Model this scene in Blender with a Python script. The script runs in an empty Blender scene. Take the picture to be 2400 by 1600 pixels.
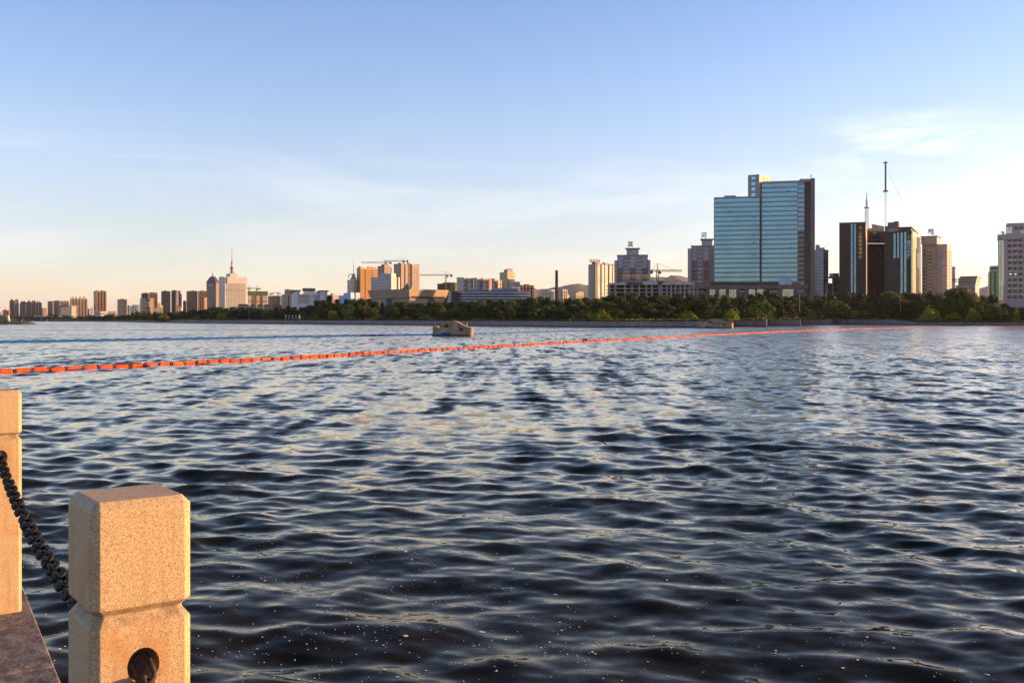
import bpy, bmesh, math, random
import numpy as np
from mathutils import Vector, Matrix
R = math.radians
random.seed(7); rng = np.random.default_rng(7)
SC = bpy.context.scene
COL = SC.collection
# ------------------------------------------------------------------ camera, sky, sun, exposure
CAMZ, FOC, HOR = 3.5, 2400.0, 746.0          # eye height above the water (m), focal length and horizon row in photo pixels
cam = bpy.data.objects.new('camera', bpy.data.cameras.new('camera')); COL.objects.link(cam)
cam.location = (0, 0, CAMZ); cam.rotation_euler = (R(90), 0, 0)
cam.data.lens = 36; cam.data.sensor_width = 36; cam.data.shift_y = -54 / 2400
cam.data.clip_start = 0.1; cam.data.clip_end = 40000
SC.camera = cam
SUN_AZ, SUN_EL = 81.0, 9.0                   # degrees clockwise from the viewing direction (+Y), and above the horizon
sun_dir = Vector((math.sin(R(SUN_AZ)) * math.cos(R(SUN_EL)), math.cos(R(SUN_AZ)) * math.cos(R(SUN_EL)), math.sin(R(SUN_EL))))
sl = bpy.data.lights.new('sun', 'SUN'); sl.energy = 5.0; sl.angle = R(0.5); sl.color = (1.0, 0.56, 0.23)
so = bpy.data.objects.new('sun', sl); COL.objects.link(so); so.location = (60, 0, 80)
so.rotation_euler = sun_dir.to_track_quat('Z', 'Y').to_euler()
W = bpy.data.worlds.new('World'); SC.world = W; W.use_nodes = True
HAZY = [(0,(1.20,.85,.75)),(1,(1.0,.80,.72)),(.13,(1.31,.82,.69)),(.29,(1.72,.98,.76)),(.58,(1.31,.93,.87))]
def build_world():
    nt = W.node_tree; nt.nodes.clear(); N = nt.nodes.new; L = nt.links.new
    out = N('ShaderNodeOutputWorld'); bg = N('ShaderNodeBackground'); bg.inputs[1].default_value = 0.15
    sky = N('ShaderNodeTexSky'); sky.sky_type = 'NISHITA'; sky.sun_disc = False
    sky.sun_elevation = R(SUN_EL); sky.sun_rotation = R(SUN_AZ); sky.altitude = 800
    sky.air_density = 1.0; sky.dust_density = 0.8; sky.ozone_density = 4.0
    # thin high cloud: noise in the sky's own direction space, stretched along the horizon
    tc = N('ShaderNodeTexCoord'); mp = N('ShaderNodeMapping'); mp.inputs['Scale'].default_value = (2.2, 2.2, 13)
    mp.inputs['Rotation'].default_value = (R(7), R(-9), 0); mp.inputs['Location'].default_value = (3.1, .4, .2)
    L(tc.outputs['Generated'], mp.inputs['Vector'])
    no = N('ShaderNodeTexNoise'); no.inputs['Scale'].default_value = 1.3; no.inputs['Detail'].default_value = 7; no.inputs['Roughness'].default_value = .58
    no.inputs['Distortion'].default_value = .5
    L(mp.outputs[0], no.inputs['Vector'])
    rp = N('ShaderNodeMapRange'); rp.interpolation_type = 'SMOOTHSTEP'
    rp.inputs[1].default_value = .44; rp.inputs[2].default_value = .68; rp.inputs[3].default_value = 0; rp.inputs[4].default_value = .62
    L(no.outputs['Fac'], rp.inputs[0])
    mx = N('ShaderNodeMix'); mx.data_type = 'RGBA'; mx.blend_type = 'SCREEN'
    hs = N('ShaderNodeHueSaturation'); hs.inputs['Saturation'].default_value = .55; hs.inputs['Value'].default_value = 1.13
    mx.blend_type = 'MIX'
    sp = N('ShaderNodeSeparateXYZ'); L(tc.outputs['Generated'], sp.inputs[0])
    ch = N('ShaderNodeMapRange'); ch.interpolation_type = 'SMOOTHSTEP'; ch.inputs[1].default_value = .11; ch.inputs[2].default_value = .2
    ch.inputs[3].default_value = 1; ch.inputs[4].default_value = .03; L(sp.outputs[2], ch.inputs[0])
    cm = N('ShaderNodeMath'); cm.operation = 'MULTIPLY'; L(rp.outputs[0], cm.inputs[0]); L(ch.outputs[0], cm.inputs[1])
    # one wispy cloud standing higher, to the right
    nv = N('ShaderNodeVectorMath'); nv.operation = 'NORMALIZE'; L(tc.outputs['Generated'], nv.inputs[0])
    c0 = Vector((.385, 1, .172)).normalized()
    df = N('ShaderNodeVectorMath'); df.operation = 'SUBTRACT'; df.inputs[1].default_value = c0; L(nv.outputs[0], df.inputs[0])
    sc = N('ShaderNodeVectorMath'); sc.operation = 'MULTIPLY'; sc.inputs[1].default_value = (1,1,3.2); L(df.outputs[0], sc.inputs[0])
    ln = N('ShaderNodeVectorMath'); ln.operation = 'LENGTH'; L(sc.outputs[0], ln.inputs[0])
    wm = N('ShaderNodeMapRange'); wm.interpolation_type = 'SMOOTHSTEP'; wm.inputs[1].default_value = .13; wm.inputs[2].default_value = .02; wm.inputs[3].default_value = 0; wm.inputs[4].default_value = 1; L(ln.outputs['Value'], wm.inputs[0])
    m2 = N('ShaderNodeMapping'); m2.inputs['Scale'].default_value = (5,5,22); m2.inputs['Rotation'].default_value = (0,R(12),0); L(tc.outputs['Generated'], m2.inputs[0])
    n2 = N('ShaderNodeTexNoise'); n2.inputs['Scale'].default_value = 1.6; n2.inputs['Detail'].default_value = 7; n2.inputs['Roughness'].default_value = .6; L(m2.outputs[0], n2.inputs['Vector'])
    w2 = N('ShaderNodeMapRange'); w2.interpolation_type = 'SMOOTHSTEP'; w2.inputs[1].default_value = .38; w2.inputs[2].default_value = .66; L(n2.outputs['Fac'], w2.inputs[0])
    wp = N('ShaderNodeMath'); wp.operation = 'MULTIPLY'; L(wm.outputs[0], wp.inputs[0]); L(w2.outputs[0], wp.inputs[1])
    wx_ = N('ShaderNodeMath'); wx_.operation = 'MAXIMUM'; L(cm.outputs[0], wx_.inputs[0]); L(wp.outputs[0], wx_.inputs[1])
    L(wx_.outputs[0], mx.inputs[0])
    # dusty air low over the horizon, the same all the way round: warmer and less green
    el = N('ShaderNodeMapRange'); el.inputs[1].default_value = 0; el.inputs[2].default_value = .5; L(sp.outputs[2], el.inputs[0])
    tn = N('ShaderNodeValToRGB'); L(el.outputs[0], tn.inputs[0]); e = tn.color_ramp.elements; tn.color_ramp.interpolation = 'B_SPLINE'
    for i, (p, c) in enumerate(HAZY):
        q = e[i] if i < 2 else e.new(p); q.position = p; q.color = tuple(v/2 for v in c)+(1,)
    tw = N('ShaderNodeVectorMath'); tw.operation = 'SCALE'; tw.inputs['Scale'].default_value = 2; L(tn.outputs[0], tw.inputs[0])
    mu = N('ShaderNodeMix'); mu.data_type = 'RGBA'; mu.blend_type = 'MULTIPLY'; mu.inputs[0].default_value = 1
    L(sky.outputs[0], mu.inputs[6]); L(tw.outputs[0], mu.inputs[7])
    L(mu.outputs[2], hs.inputs['Color']); L(mu.outputs[2], mx.inputs[6]); L(hs.outputs[0], mx.inputs[7])
    L(mx.outputs[2], bg.inputs[0]); L(bg.outputs[0], out.inputs[0])
build_world()
VS = SC.view_settings
SC.display_settings.display_device = 'sRGB'
VS.view_transform = 'Standard'; VS.look = 'None'; VS.gamma = 1; VS.use_curve_mapping = False
VS.exposure = 1.36
SC.cycles.max_bounces = 6; SC.cycles.diffuse_bounces = 2; SC.cycles.glossy_bounces = 3; SC.cycles.transmission_bounces = 3
SC.cycles.transparent_max_bounces = 6; SC.cycles.volume_bounces = 0; SC.cycles.sample_clamp_indirect = 6
SC.cycles.use_denoising = True

# ------------------------------------------------------------------ helpers
def wx(px, Y): return (px - 1200) / FOC * Y
def wz(py, Y): return CAMZ - (py - HOR) / FOC * Y
class MB:                                   # collects shapes, builds ONE mesh
    def __init__(s): s.v = []; s.f = []
    def add(s, vs, fs):
        o = len(s.v); s.v += [tuple(v) for v in vs]; s.f += [tuple(i + o for i in f) for f in fs]; return s
    def box(s, x0, x1, y0, y1, z0, z1):
        if x1 < x0: x0, x1 = x1, x0
        if y1 < y0: y0, y1 = y1, y0
        return s.add([(x0,y0,z0),(x1,y0,z0),(x1,y1,z0),(x0,y1,z0),(x0,y0,z1),(x1,y0,z1),(x1,y1,z1),(x0,y1,z1)],
                     [(0,3,2,1),(4,5,6,7),(0,1,5,4),(1,2,6,5),(2,3,7,6),(3,0,4,7)])
    def frus(s, x0, x1, y0, y1, z0, X0, X1, Y0, Y1, z1):   # box with another rectangle on top
        return s.add([(x0,y0,z0),(x1,y0,z0),(x1,y1,z0),(x0,y1,z0),(X0,Y0,z1),(X1,Y0,z1),(X1,Y1,z1),(X0,Y1,z1)],
                     [(0,3,2,1),(4,5,6,7),(0,1,5,4),(1,2,6,5),(2,3,7,6),(3,0,4,7)])
    def bar(s, a, b, t, t2=None):           # square bar between two points
        a = Vector(a); b = Vector(b); d = (b - a).normalized(); t2 = t if t2 is None else t2
        u = d.cross(Vector((0,0,1))) if abs(d.z) < .95 else d.cross(Vector((1,0,0)))
        u.normalize(); w = d.cross(u)
        vs = [p + u*i*r/2 + w*j*r/2 for p, r in ((a,t),(b,t2)) for i, j in ((-1,-1),(1,-1),(1,1),(-1,1))]
        return s.add(vs, [(3,2,1,0),(4,5,6,7),(0,1,5,4),(1,2,6,5),(2,3,7,6),(3,0,4,7)])
    def lathe(s, cx, cy, prof, n=16):       # prof: (radius, z) from bottom to top
        o = []; k = len(prof)
        for r, z in prof:
            o += [(cx + r*math.cos(2*math.pi*i/n), cy + r*math.sin(2*math.pi*i/n), z) for i in range(n)]
        fs = [(j*n+i, j*n+(i+1)%n, (j+1)*n+(i+1)%n, (j+1)*n+i) for j in range(k-1) for i in range(n)]
        fs += [tuple(range(n-1,-1,-1)), tuple((k-1)*n+i for i in range(n))]
        return s.add(o, fs)
    def tube(s, pts, rad, n=8, closed=False):
        pts = [Vector(p) for p in pts]; m = len(pts); vs = []; prev = None
        for i, p in enumerate(pts):
            t = (pts[(i+1)%m] - pts[i-1]) if closed else (pts[min(i+1,m-1)] - pts[max(i-1,0)])
            t.normalize()
            u = t.cross(Vector((0,0,1))) if prev is None else prev - t*prev.dot(t)
            if u.length < 1e-3: u = t.cross(Vector((0,1,0)))
            u.normalize(); prev = u; w = t.cross(u); r = rad[i] if hasattr(rad,'__len__') else rad
            vs += [p + (u*math.cos(2*math.pi*k/n) + w*math.sin(2*math.pi*k/n))*r for k in range(n)]
        fs = [(i*n+k, i*n+(k+1)%n, ((i+1)%m)*n+(k+1)%n, ((i+1)%m)*n+k) for i in range(m if closed else m-1) for k in range(n)]
        if not closed: fs += [tuple(range(n-1,-1,-1)), tuple((m-1)*n+k for k in range(n))]
        return s.add(vs, fs)
    def extr(s, prof, y0, y1):              # side outline (x, z), extruded along y
        n = len(prof); vs = [(x,y0,z) for x,z in prof] + [(x,y1,z) for x,z in prof]
        return s.add(vs, [tuple(range(n)), tuple(range(2*n-1,n-1,-1))] + [(i, n+i, n+(i+1)%n, (i+1)%n) for i in range(n)])
    def mesh(s, name, m=None, smooth=False):
        me = bpy.data.meshes.new(name); me.from_pydata(s.v, [], s.f); me.update()
        bm = bmesh.new(); bm.from_mesh(me); bmesh.ops.recalc_face_normals(bm, faces=bm.faces); bm.to_mesh(me); bm.free()
        if smooth: me.polygons.foreach_set('use_smooth', [True]*len(me.polygons))
        if m: me.materials.append(m)
        return me
    def obj(s, name, m, parent=None, kind=None, smooth=False):
        return link(name, s.mesh(name, m, smooth), parent, kind)
def link(name, me, parent=None, kind=None):
    o = bpy.data.objects.new(name, me); COL.objects.link(o)
    if parent is not None: o.parent = parent
    if kind: o['kind'] = kind
    return o
def tag(o, label, cat, group=None):
    o['label'] = label; o['category'] = cat
    if group: o['group'] = group
    return o
def thing(name, label, cat, loc=(0,0,0), rz=0.0, group=None):
    o = bpy.data.objects.new(name, None); COL.objects.link(o); o.location = loc; o.rotation_euler = (0,0,rz)
    o.empty_display_size = .2
    return tag(o, label, cat, group)
def struct(o): o['kind'] = 'structure'; return o

# ------------------------------------------------------------------ materials
MATS = {}
def M(name, col, rough=.75, metal=0.0, var=.18, scale=.35, spec=.5, streak=None, bump=0.0, coords='Object'):
    if name in MATS: return MATS[name]
    m = bpy.data.materials.new(name); m.use_nodes = True; nt = m.node_tree; b = nt.nodes['Principled BSDF']
    N = nt.nodes.new; L = nt.links.new
    b.inputs['Roughness'].default_value = rough; b.inputs['Metallic'].default_value = metal
    b.inputs['Specular IOR Level'].default_value = spec
    tc = N('ShaderNodeTexCoord'); mp = N('ShaderNodeMapping')
    L(tc.outputs[coords], mp.inputs[0]); mp.inputs['Scale'].default_value = streak or (1,1,1)
    no = N('ShaderNodeTexNoise'); no.inputs['Scale'].default_value = scale; no.inputs['Detail'].default_value = 5; no.inputs['Roughness'].default_value = .62
    L(mp.outputs[0], no.inputs['Vector'])
    cr = N('ShaderNodeMix'); cr.data_type = 'RGBA'
    lo = [max(0,c*(1-var*1.6)) for c in col]; hi = [min(1,c*(1+var)) for c in col]
    cr.inputs[6].default_value = (*lo,1); cr.inputs[7].default_value = (*hi,1)
    mr = N('ShaderNodeMapRange'); mr.inputs[1].default_value = .3; mr.inputs[2].default_value = .7
    L(no.outputs['Fac'], mr.inputs[0]); L(mr.outputs[0], cr.inputs[0]); L(cr.outputs[2], b.inputs['Base Color'])
    if bump:
        bp = N('ShaderNodeBump'); bp.inputs['Strength'].default_value = bump; bp.inputs['Distance'].default_value = .02
        L(no.outputs['Fac'], bp.inputs['Height']); L(bp.outputs[0], b.inputs['Normal'])
    MATS[name] = m
    return m
def glassmat(name, col, rough=.06, metal=.0, scale=.5, wob=.02, var=.25):
    if name in MATS: return MATS[name]
    m = M(name, col, rough, metal, var, scale, 1.0)
    nt = m.node_tree; N = nt.nodes.new; L = nt.links.new; b = nt.nodes['Principled BSDF']
    g = N('ShaderNodeNewGeometry'); tc = N('ShaderNodeTexCoord'); no = N('ShaderNodeTexNoise'); no.inputs['Scale'].default_value = .22
    L(tc.outputs['Object'], no.inputs['Vector'])
    s1 = N('ShaderNodeVectorMath'); s1.operation = 'SUBTRACT'; s1.inputs[1].default_value = (.5,.5,.5); L(no.outputs['Color'], s1.inputs[0])
    s2 = N('ShaderNodeVectorMath'); s2.operation = 'SCALE'; s2.inputs['Scale'].default_value = wob*4; L(s1.outputs[0], s2.inputs[0])
    s3 = N('ShaderNodeVectorMath'); s3.operation = 'ADD'; L(s2.outputs[0], s3.inputs[0]); L(g.outputs['Normal'], s3.inputs[1])
    s4 = N('ShaderNodeVectorMath'); s4.operation = 'NORMALIZE'; L(s3.outputs[0], s4.inputs[0]); L(s4.outputs[0], b.inputs['Normal'])
    return m
CJK = {}
def glyphs(txt, size, m, parent, loc, rot, depth=.3, name='lettering', bold=0.0):
    c = bpy.data.curves.new('text', 'FONT'); c.body = txt; c.size = size; c.extrude = depth/2; c.offset = bold
    c.align_x = 'CENTER'; c.align_y = 'CENTER'; c.resolution_u = 3
    t = bpy.data.objects.new('text', c); COL.objects.link(t)
    dg = bpy.context.evaluated_depsgraph_get(); me = bpy.data.meshes.new_from_object(t.evaluated_get(dg))
    bpy.data.objects.remove(t); bpy.data.curves.remove(c)
    me.materials.clear(); me.materials.append(m)
    o = link(name, me, parent); o.location = loc; o.rotation_euler = rot
    return o
RF = (R(90), 0, 0); LF = (R(90), 0, R(-90))     # lettering on a building's right / left face

WATER = bpy.data.materials.new('river_water'); WATER.use_nodes = True
def build_water_mat():
    nt = WATER.node_tree; N = nt.nodes.new; L = nt.links.new; nt.nodes.remove(nt.nodes['Principled BSDF'])
    # murky brown water under a mirror surface
    di = N('ShaderNodeBsdfDiffuse'); di.inputs['Color'].default_value = (.011,.009,.0065,1)
    gl = N('ShaderNodeBsdfGlossy'); gl.inputs['Color'].default_value = (1,.915,.80,1)
    fr = N('ShaderNodeFresnel'); fr.inputs['IOR'].default_value = 1.25
    pw = N('ShaderNodeMath'); pw.operation = 'POWER'; pw.inputs[1].default_value = 1.75; L(fr.outputs[0], pw.inputs[0])
    ml = N('ShaderNodeMath'); ml.operation = 'MULTIPLY'; ml.inputs[1].default_value = 2.35; ml.use_clamp = True; L(pw.outputs[0], ml.inputs[0])
    ms = N('ShaderNodeMixShader'); L(ml.outputs[0], ms.inputs[0]); L(di.outputs[0], ms.inputs[1]); L(gl.outputs[0], ms.inputs[2]); L(ms.outputs[0], nt.nodes['Material Output'].inputs[0])
    g = N('ShaderNodeNewGeometry'); at = N('ShaderNodeAttribute'); at.attribute_name = 'fine'
    def field(scale, stretch, det, amp):
        mp = N('ShaderNodeMapping'); mp.inputs['Scale'].default_value = stretch; mp.inputs['Rotation'].default_value = (0,0,R(12))
        L(g.outputs['Position'], mp.inputs[0])
        no = N('ShaderNodeTexNoise'); no.inputs['Scale'].default_value = scale; no.inputs['Detail'].default_value = det; no.inputs['Roughness'].default_value = .55
        L(mp.outputs[0], no.inputs['Vector'])
        s = N('ShaderNodeVectorMath'); s.operation = 'SUBTRACT'; s.inputs[1].default_value = (.5,.5,.5); L(no.outputs['Color'], s.inputs[0])
        k = N('ShaderNodeVectorMath'); k.operation = 'MULTIPLY'; k.inputs[1].default_value = (amp*.75, amp, 0); L(s.outputs[0], k.inputs[0])
        return k.outputs[0]
    big0 = field(.5, (.55,1,1), 3.0, .50)          # waves too far off for the mesh to carry
    big1 = field(2.1, (.6,1,1), 2.0, .48)
    bs0 = N('ShaderNodeVectorMath'); L(big0, bs0.inputs[0]); L(big1, bs0.inputs[1])
    big2 = field(.9, (1,.10,1), 2.5, 1.0)         # wave groups, seen as dashes from afar
    bs = N('ShaderNodeVectorMath'); L(bs0.outputs[0], bs.inputs[0]); L(big2, bs.inputs[1]); big = bs.outputs[0]
    # wind lanes: wide, long patches of rougher and smoother water
    lm = N('ShaderNodeMapping'); lm.inputs['Scale'].default_value = (.25,1,1); L(g.outputs['Position'], lm.inputs[0])
    ln = N('ShaderNodeTexNoise'); ln.inputs['Scale'].default_value = .022; ln.inputs['Detail'].default_value = 3; L(lm.outputs[0], ln.inputs['Vector'])
    lr = N('ShaderNodeMapRange'); lr.inputs[1].default_value = .32; lr.inputs[2].default_value = .68; lr.inputs[3].default_value = .65; lr.inputs[4].default_value = 1.35
    L(ln.outputs['Fac'], lr.inputs[0])
    k0 = N('ShaderNodeMath'); k0.operation = 'MULTIPLY'; L(at.outputs['Fac'], k0.inputs[0]); L(lr.outputs[0], k0.inputs[1])
    k1 = N('ShaderNodeVectorMath'); k1.operation = 'SCALE'; L(big, k1.inputs[0]); L(k0.outputs[0], k1.inputs['Scale'])
    rr = N('ShaderNodeMath'); rr.operation = 'MULTIPLY_ADD'; rr.inputs[1].default_value = .165; rr.inputs[2].default_value = .025; L(k0.outputs[0], rr.inputs[0]); L(rr.outputs[0], gl.inputs['Roughness'])
    small = field(4.0, (.6,1,1), 3.0, .24)         # fine ripples everywhere
    a1 = N('ShaderNodeVectorMath'); L(k1.outputs[0], a1.inputs[0]); L(small, a1.inputs[1])
    a2 = N('ShaderNodeVectorMath'); L(a1.outputs[0], a2.inputs[0]); L(g.outputs['Normal'], a2.inputs[1])
    nn = N('ShaderNodeVectorMath'); nn.operation = 'NORMALIZE'; L(a2.outputs[0], nn.inputs[0])
    for q in (gl, fr, di): L(nn.outputs[0], q.inputs['Normal'])
build_water_mat()

def leafmat(name, c0, c1, trans=.35):
    m = bpy.data.materials.new(name); m.use_nodes = True; nt = m.node_tree; N = nt.nodes.new; L = nt.links.new
    b = nt.nodes['Principled BSDF']; out = nt.nodes['Material Output']
    b.inputs['Roughness'].default_value = .55; b.inputs['Specular IOR Level'].default_value = .25
    oi = N('ShaderNodeObjectInfo'); g = N('ShaderNodeNewGeometry'); no = N('ShaderNodeTexNoise'); no.inputs['Scale'].default_value = .45; no.inputs['Detail'].default_value = 3
    L(g.outputs['Position'], no.inputs['Vector'])
    ad = N('ShaderNodeMath'); ad.operation = 'MULTIPLY_ADD'; ad.inputs[1].default_value = .55; L(oi.outputs['Random'], ad.inputs[0])
    n2 = N('ShaderNodeMath'); n2.operation = 'MULTIPLY_ADD'; n2.inputs[1].default_value = 1.3; n2.inputs[2].default_value = -.42; L(no.outputs['Fac'], n2.inputs[0])
    L(n2.outputs[0], ad.inputs[2])
    mx = N('ShaderNodeMix'); mx.data_type = 'RGBA'; mx.inputs[6].default_value = (*c0,1); mx.inputs[7].default_value = (*c1,1); L(ad.outputs[0], mx.inputs[0])
    L(mx.outputs[2], b.inputs['Base Color'])
    tr = N('ShaderNodeBsdfTranslucent'); L(mx.outputs[2], tr.inputs['Color'])
    ms = N('ShaderNodeMixShader'); ms.inputs[0].default_value = trans; L(b.outputs[0], ms.inputs[1]); L(tr.outputs[0], ms.inputs[2]); L(ms.outputs[0], out.inputs[0])
    return m
LEAF = leafmat('leaf_dark', (.006,.017,.0045), (.022,.048,.008), .2)
LEAFY = leafmat('leaf_yellow_green', (.11,.17,.018), (.30,.37,.035), .45)
LEAFW = leafmat('leaf_willow', (.022,.048,.008), (.075,.12,.016), .35)
BARK = M('bark', (.05,.035,.025), .9)

BH_ = 1.30
def granite():
    m = bpy.data.materials.new('granite'); m.use_nodes = True; nt = m.node_tree; N = nt.nodes.new; L = nt.links.new; b = nt.nodes['Principled BSDF']
    tc = N('ShaderNodeTexCoord')
    def ns(sc, det=2, rough=.5):
        n = N('ShaderNodeTexNoise'); n.inputs['Scale'].default_value = sc; n.inputs['Detail'].default_value = det; n.inputs['Roughness'].default_value = rough
        L(tc.outputs['Object'], n.inputs['Vector']); return n
    def rng_(src, a, c, lo=0., hi=1.):
        r = N('ShaderNodeMapRange'); r.inputs[1].default_value = a; r.inputs[2].default_value = c; r.inputs[3].default_value = lo; r.inputs[4].default_value = hi
        L(src, r.inputs[0]); return r.outputs[0]
    def mix(f, a, c):
        x = N('ShaderNodeMix'); x.data_type = 'RGBA'; L(f, x.inputs[0])
        for i, q in ((6,a),(7,c)):
            if isinstance(q, tuple): x.inputs[i].default_value = (*q,1)
            else: L(q, x.inputs[i])
        return x.outputs[2]
    grain = mix(rng_(ns(260,3).outputs['Fac'], .38, .62), (.32,.22,.12), (.51,.38,.22))
    stain = mix(rng_(ns(7,4,.6).outputs['Fac'], .52, .72, 0, .75), grain, (.38,.19,.06))
    vo = N('ShaderNodeTexVoronoi'); vo.inputs['Scale'].default_value = 290; L(tc.outputs['Object'], vo.inputs['Vector'])
    spot = N('ShaderNodeMath'); spot.operation = 'MULTIPLY'
    L(rng_(vo.outputs['Distance'], .40, .25), spot.inputs[0]); L(rng_(ns(120,2).outputs['Fac'], .50, .56), spot.inputs[1])
    c = mix(spot.outputs[0], stain, (.085,.065,.055))
    sx = N('ShaderNodeSeparateXYZ'); L(tc.outputs['Object'], sx.inputs[0])
    def dz(v, z0, r0, r1, amt):          # how near a height z0
        q = N('ShaderNodeMath'); q.operation = 'SUBTRACT'; L(v, q.inputs[0]); q.inputs[1].default_value = z0
        w = N('ShaderNodeMath'); w.operation = 'ABSOLUTE'; L(q.outputs[0], w.inputs[0]); return rng_(w.outputs[0], r1, r0, 0, amt)
    def mul(a, b_): q = N('ShaderNodeMath'); q.operation = 'MULTIPLY'; L(a, q.inputs[0]); L(b_, q.inputs[1]); return q.outputs[0]
    blot = rng_(ns(26,4,.65).outputs['Fac'], .36, .62)
    c = mix(mul(dz(sx.outputs[2], BH_-.267, .004, .03, .6), blot), c, (.10,.075,.05))
    drip = N('ShaderNodeMapping'); L(tc.outputs['Object'], drip.inputs[0]); drip.inputs['Scale'].default_value = (46,46,3)
    dn = N('ShaderNodeTexNoise'); dn.inputs['Scale'].default_value = 1; dn.inputs['Detail'].default_value = 3; L(drip.outputs[0], dn.inputs['Vector'])
    c = mix(rng_(dn.outputs['Fac'], .54, .72, 0, .5), c, (.30,.17,.07))
    rust = mul(mul(dz(sx.outputs[2], BH_-.41, .02, .13, 1.), dz(sx.outputs[0], 0., .02, .075, 1.)), blot)
    c = mix(rust, c, (.30,.12,.03))
    L(c, b.inputs['Base Color']); b.inputs['Roughness'].default_value = .62; b.inputs['Specular IOR Level'].default_value = .35
    bp = N('ShaderNodeBump'); bp.inputs['Strength'].default_value = .35; bp.inputs['Distance'].default_value = .0015
    L(ns(220,2).outputs['Fac'], bp.inputs['Height']); L(bp.outputs[0], b.inputs['Normal'])
    return m
GRANITE = granite()
CONC = M('weathered_shade_toned_concrete', (.20,.175,.16), .85, var=.22, scale=.6, streak=(1,1,.25))  # base colour darkened so the far wall reads as shaded
PIERC = M('pier_concrete', (.30,.22,.14), .85, var=.35, scale=.7, streak=(1,1,.4))
WHITE = M('white_render', (.48,.46,.43), .8, var=.06)
STEELD = M('dark_steel', (.05,.045,.045), .6)
STEELW = M('white_paint', (.75,.75,.73), .5, var=.05)
DARKWIN = glassmat('dark_window_glass', (.03,.032,.04))
# ------------------------------------------------------------------ the river
WAV = []
for _ in range(110):
    lam = math.exp(rng.normal(math.log(.95), .72)); lam = min(max(lam, .26), 5.5)
    th = rng.normal(R(-98), R(44))           # travelling towards the promenade
    WAV.append((2*math.pi/lam, math.cos(th), math.sin(th), rng.uniform(0, 2*math.pi), rng.uniform(.6, 1.4)))
_tot = math.sqrt(sum(w[4]**2 for w in WAV)/2)
SLOPE = 0.14                                # rms steepness of the waves
WAV = [(k, a, b, p, SLOPE*w/_tot/k) for k, a, b, p, w in WAV]
def waves(x, y, sp):                          # displacement of the surface; sp = mesh spacing there (short waves fade out)
    h = np.zeros_like(x); dx = np.zeros_like(x); dy = np.zeros_like(x); lost = np.zeros_like(x)
    gust = .95 + .35*np.sin(x*.31+1.3*np.sin(y*.11))*np.sin(y*.19+.7*np.sin(x*.13)+2)
    for k, cx, cy, ph, a in WAV:
        f = np.clip((2*math.pi/k/sp - 3.0)/3.0, 0, 1)
        t = k*(x*cx+y*cy)+ph
        h += a*f*np.sin(t); dx -= .75*a*f*cx*np.cos(t)*-1; dy -= .75*a*f*cy*np.cos(t)*-1
        lost += (a*k)**2/2*(1-f)
    return h*gust, dx*gust, dy*gust, np.sqrt(lost)
def build_water():
    ds = []; d = 2.5
    while d < 170: ds.append(d); d += min(max(.06, .85*d*d/(CAMZ*1024)), max(.28, (d-90)*.03))
    ds = np.array(ds); nth = 1000; th = np.linspace(R(-38), R(38), nth)
    D, T = np.meshgrid(ds, th, indexing='ij')
    x = (np.tan(T)*D).ravel(); y = D.ravel()
    sp = np.gradient(ds)[:,None]*np.ones(nth); sp = np.maximum(sp.ravel()*.6, y*.0016)
    h, dx, dy, lost = waves(x, y, sp)
    edge = np.clip((170-y)/30, 0, 1)
    V = np.stack([x+dx*edge, y+dy*edge, h*edge], 1)
    n = len(ds); idx = np.arange(n*nth).reshape(n, nth)
    q = np.stack([idx[:-1,:-1], idx[:-1,1:], idx[1:,1:], idx[1:,:-1]], -1).reshape(-1,4)
    fine = np.clip(lost/SLOPE, 0, 1)
    # plain sheet: far reach of the river and both sides
    yn = float(ds[-1]); kx = math.tan(R(38)); y0 = float(ds[0])
    ext = [(-kx*yn,yn,0),(kx*yn,yn,0),(3000,yn,0),(3000,1700,0),(-3000,1700,0),(-3000,yn,0),
           (-kx*y0,y0,0),(kx*y0,y0,0),(3000,-400,0),(-3000,-400,0)]
    o = len(V); V = np.vstack([V, ext])
    quads = [(0,1,2,3),(0,3,4,5),(6,0,5,9),(1,7,8,2),(6,9,8,7)]
    F = np.vstack([q, np.array([[o+i for i in f] for f in quads])])
    fine = np.concatenate([fine, np.ones(len(ext))])
    me = bpy.data.meshes.new('river_water')
    me.vertices.add(len(V)); me.vertices.foreach_set('co', V.astype(np.float32).ravel())
    me.loops.add(F.size); me.loops.foreach_set('vertex_index', F.astype(np.int32).ravel())
    me.polygons.add(len(F)); me.polygons.foreach_set('loop_start', np.arange(0, F.size, 4, dtype=np.int32))
    me.polygons.foreach_set('use_smooth', np.ones(len(F), bool))
    me.update(calc_edges=True); me.validate()
    a = me.attributes.new('fine', 'FLOAT', 'POINT'); a.data.foreach_set('value', fine.astype(np.float32))
    me.materials.append(WATER)
    struct(link('river_water', me))
build_water()

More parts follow.
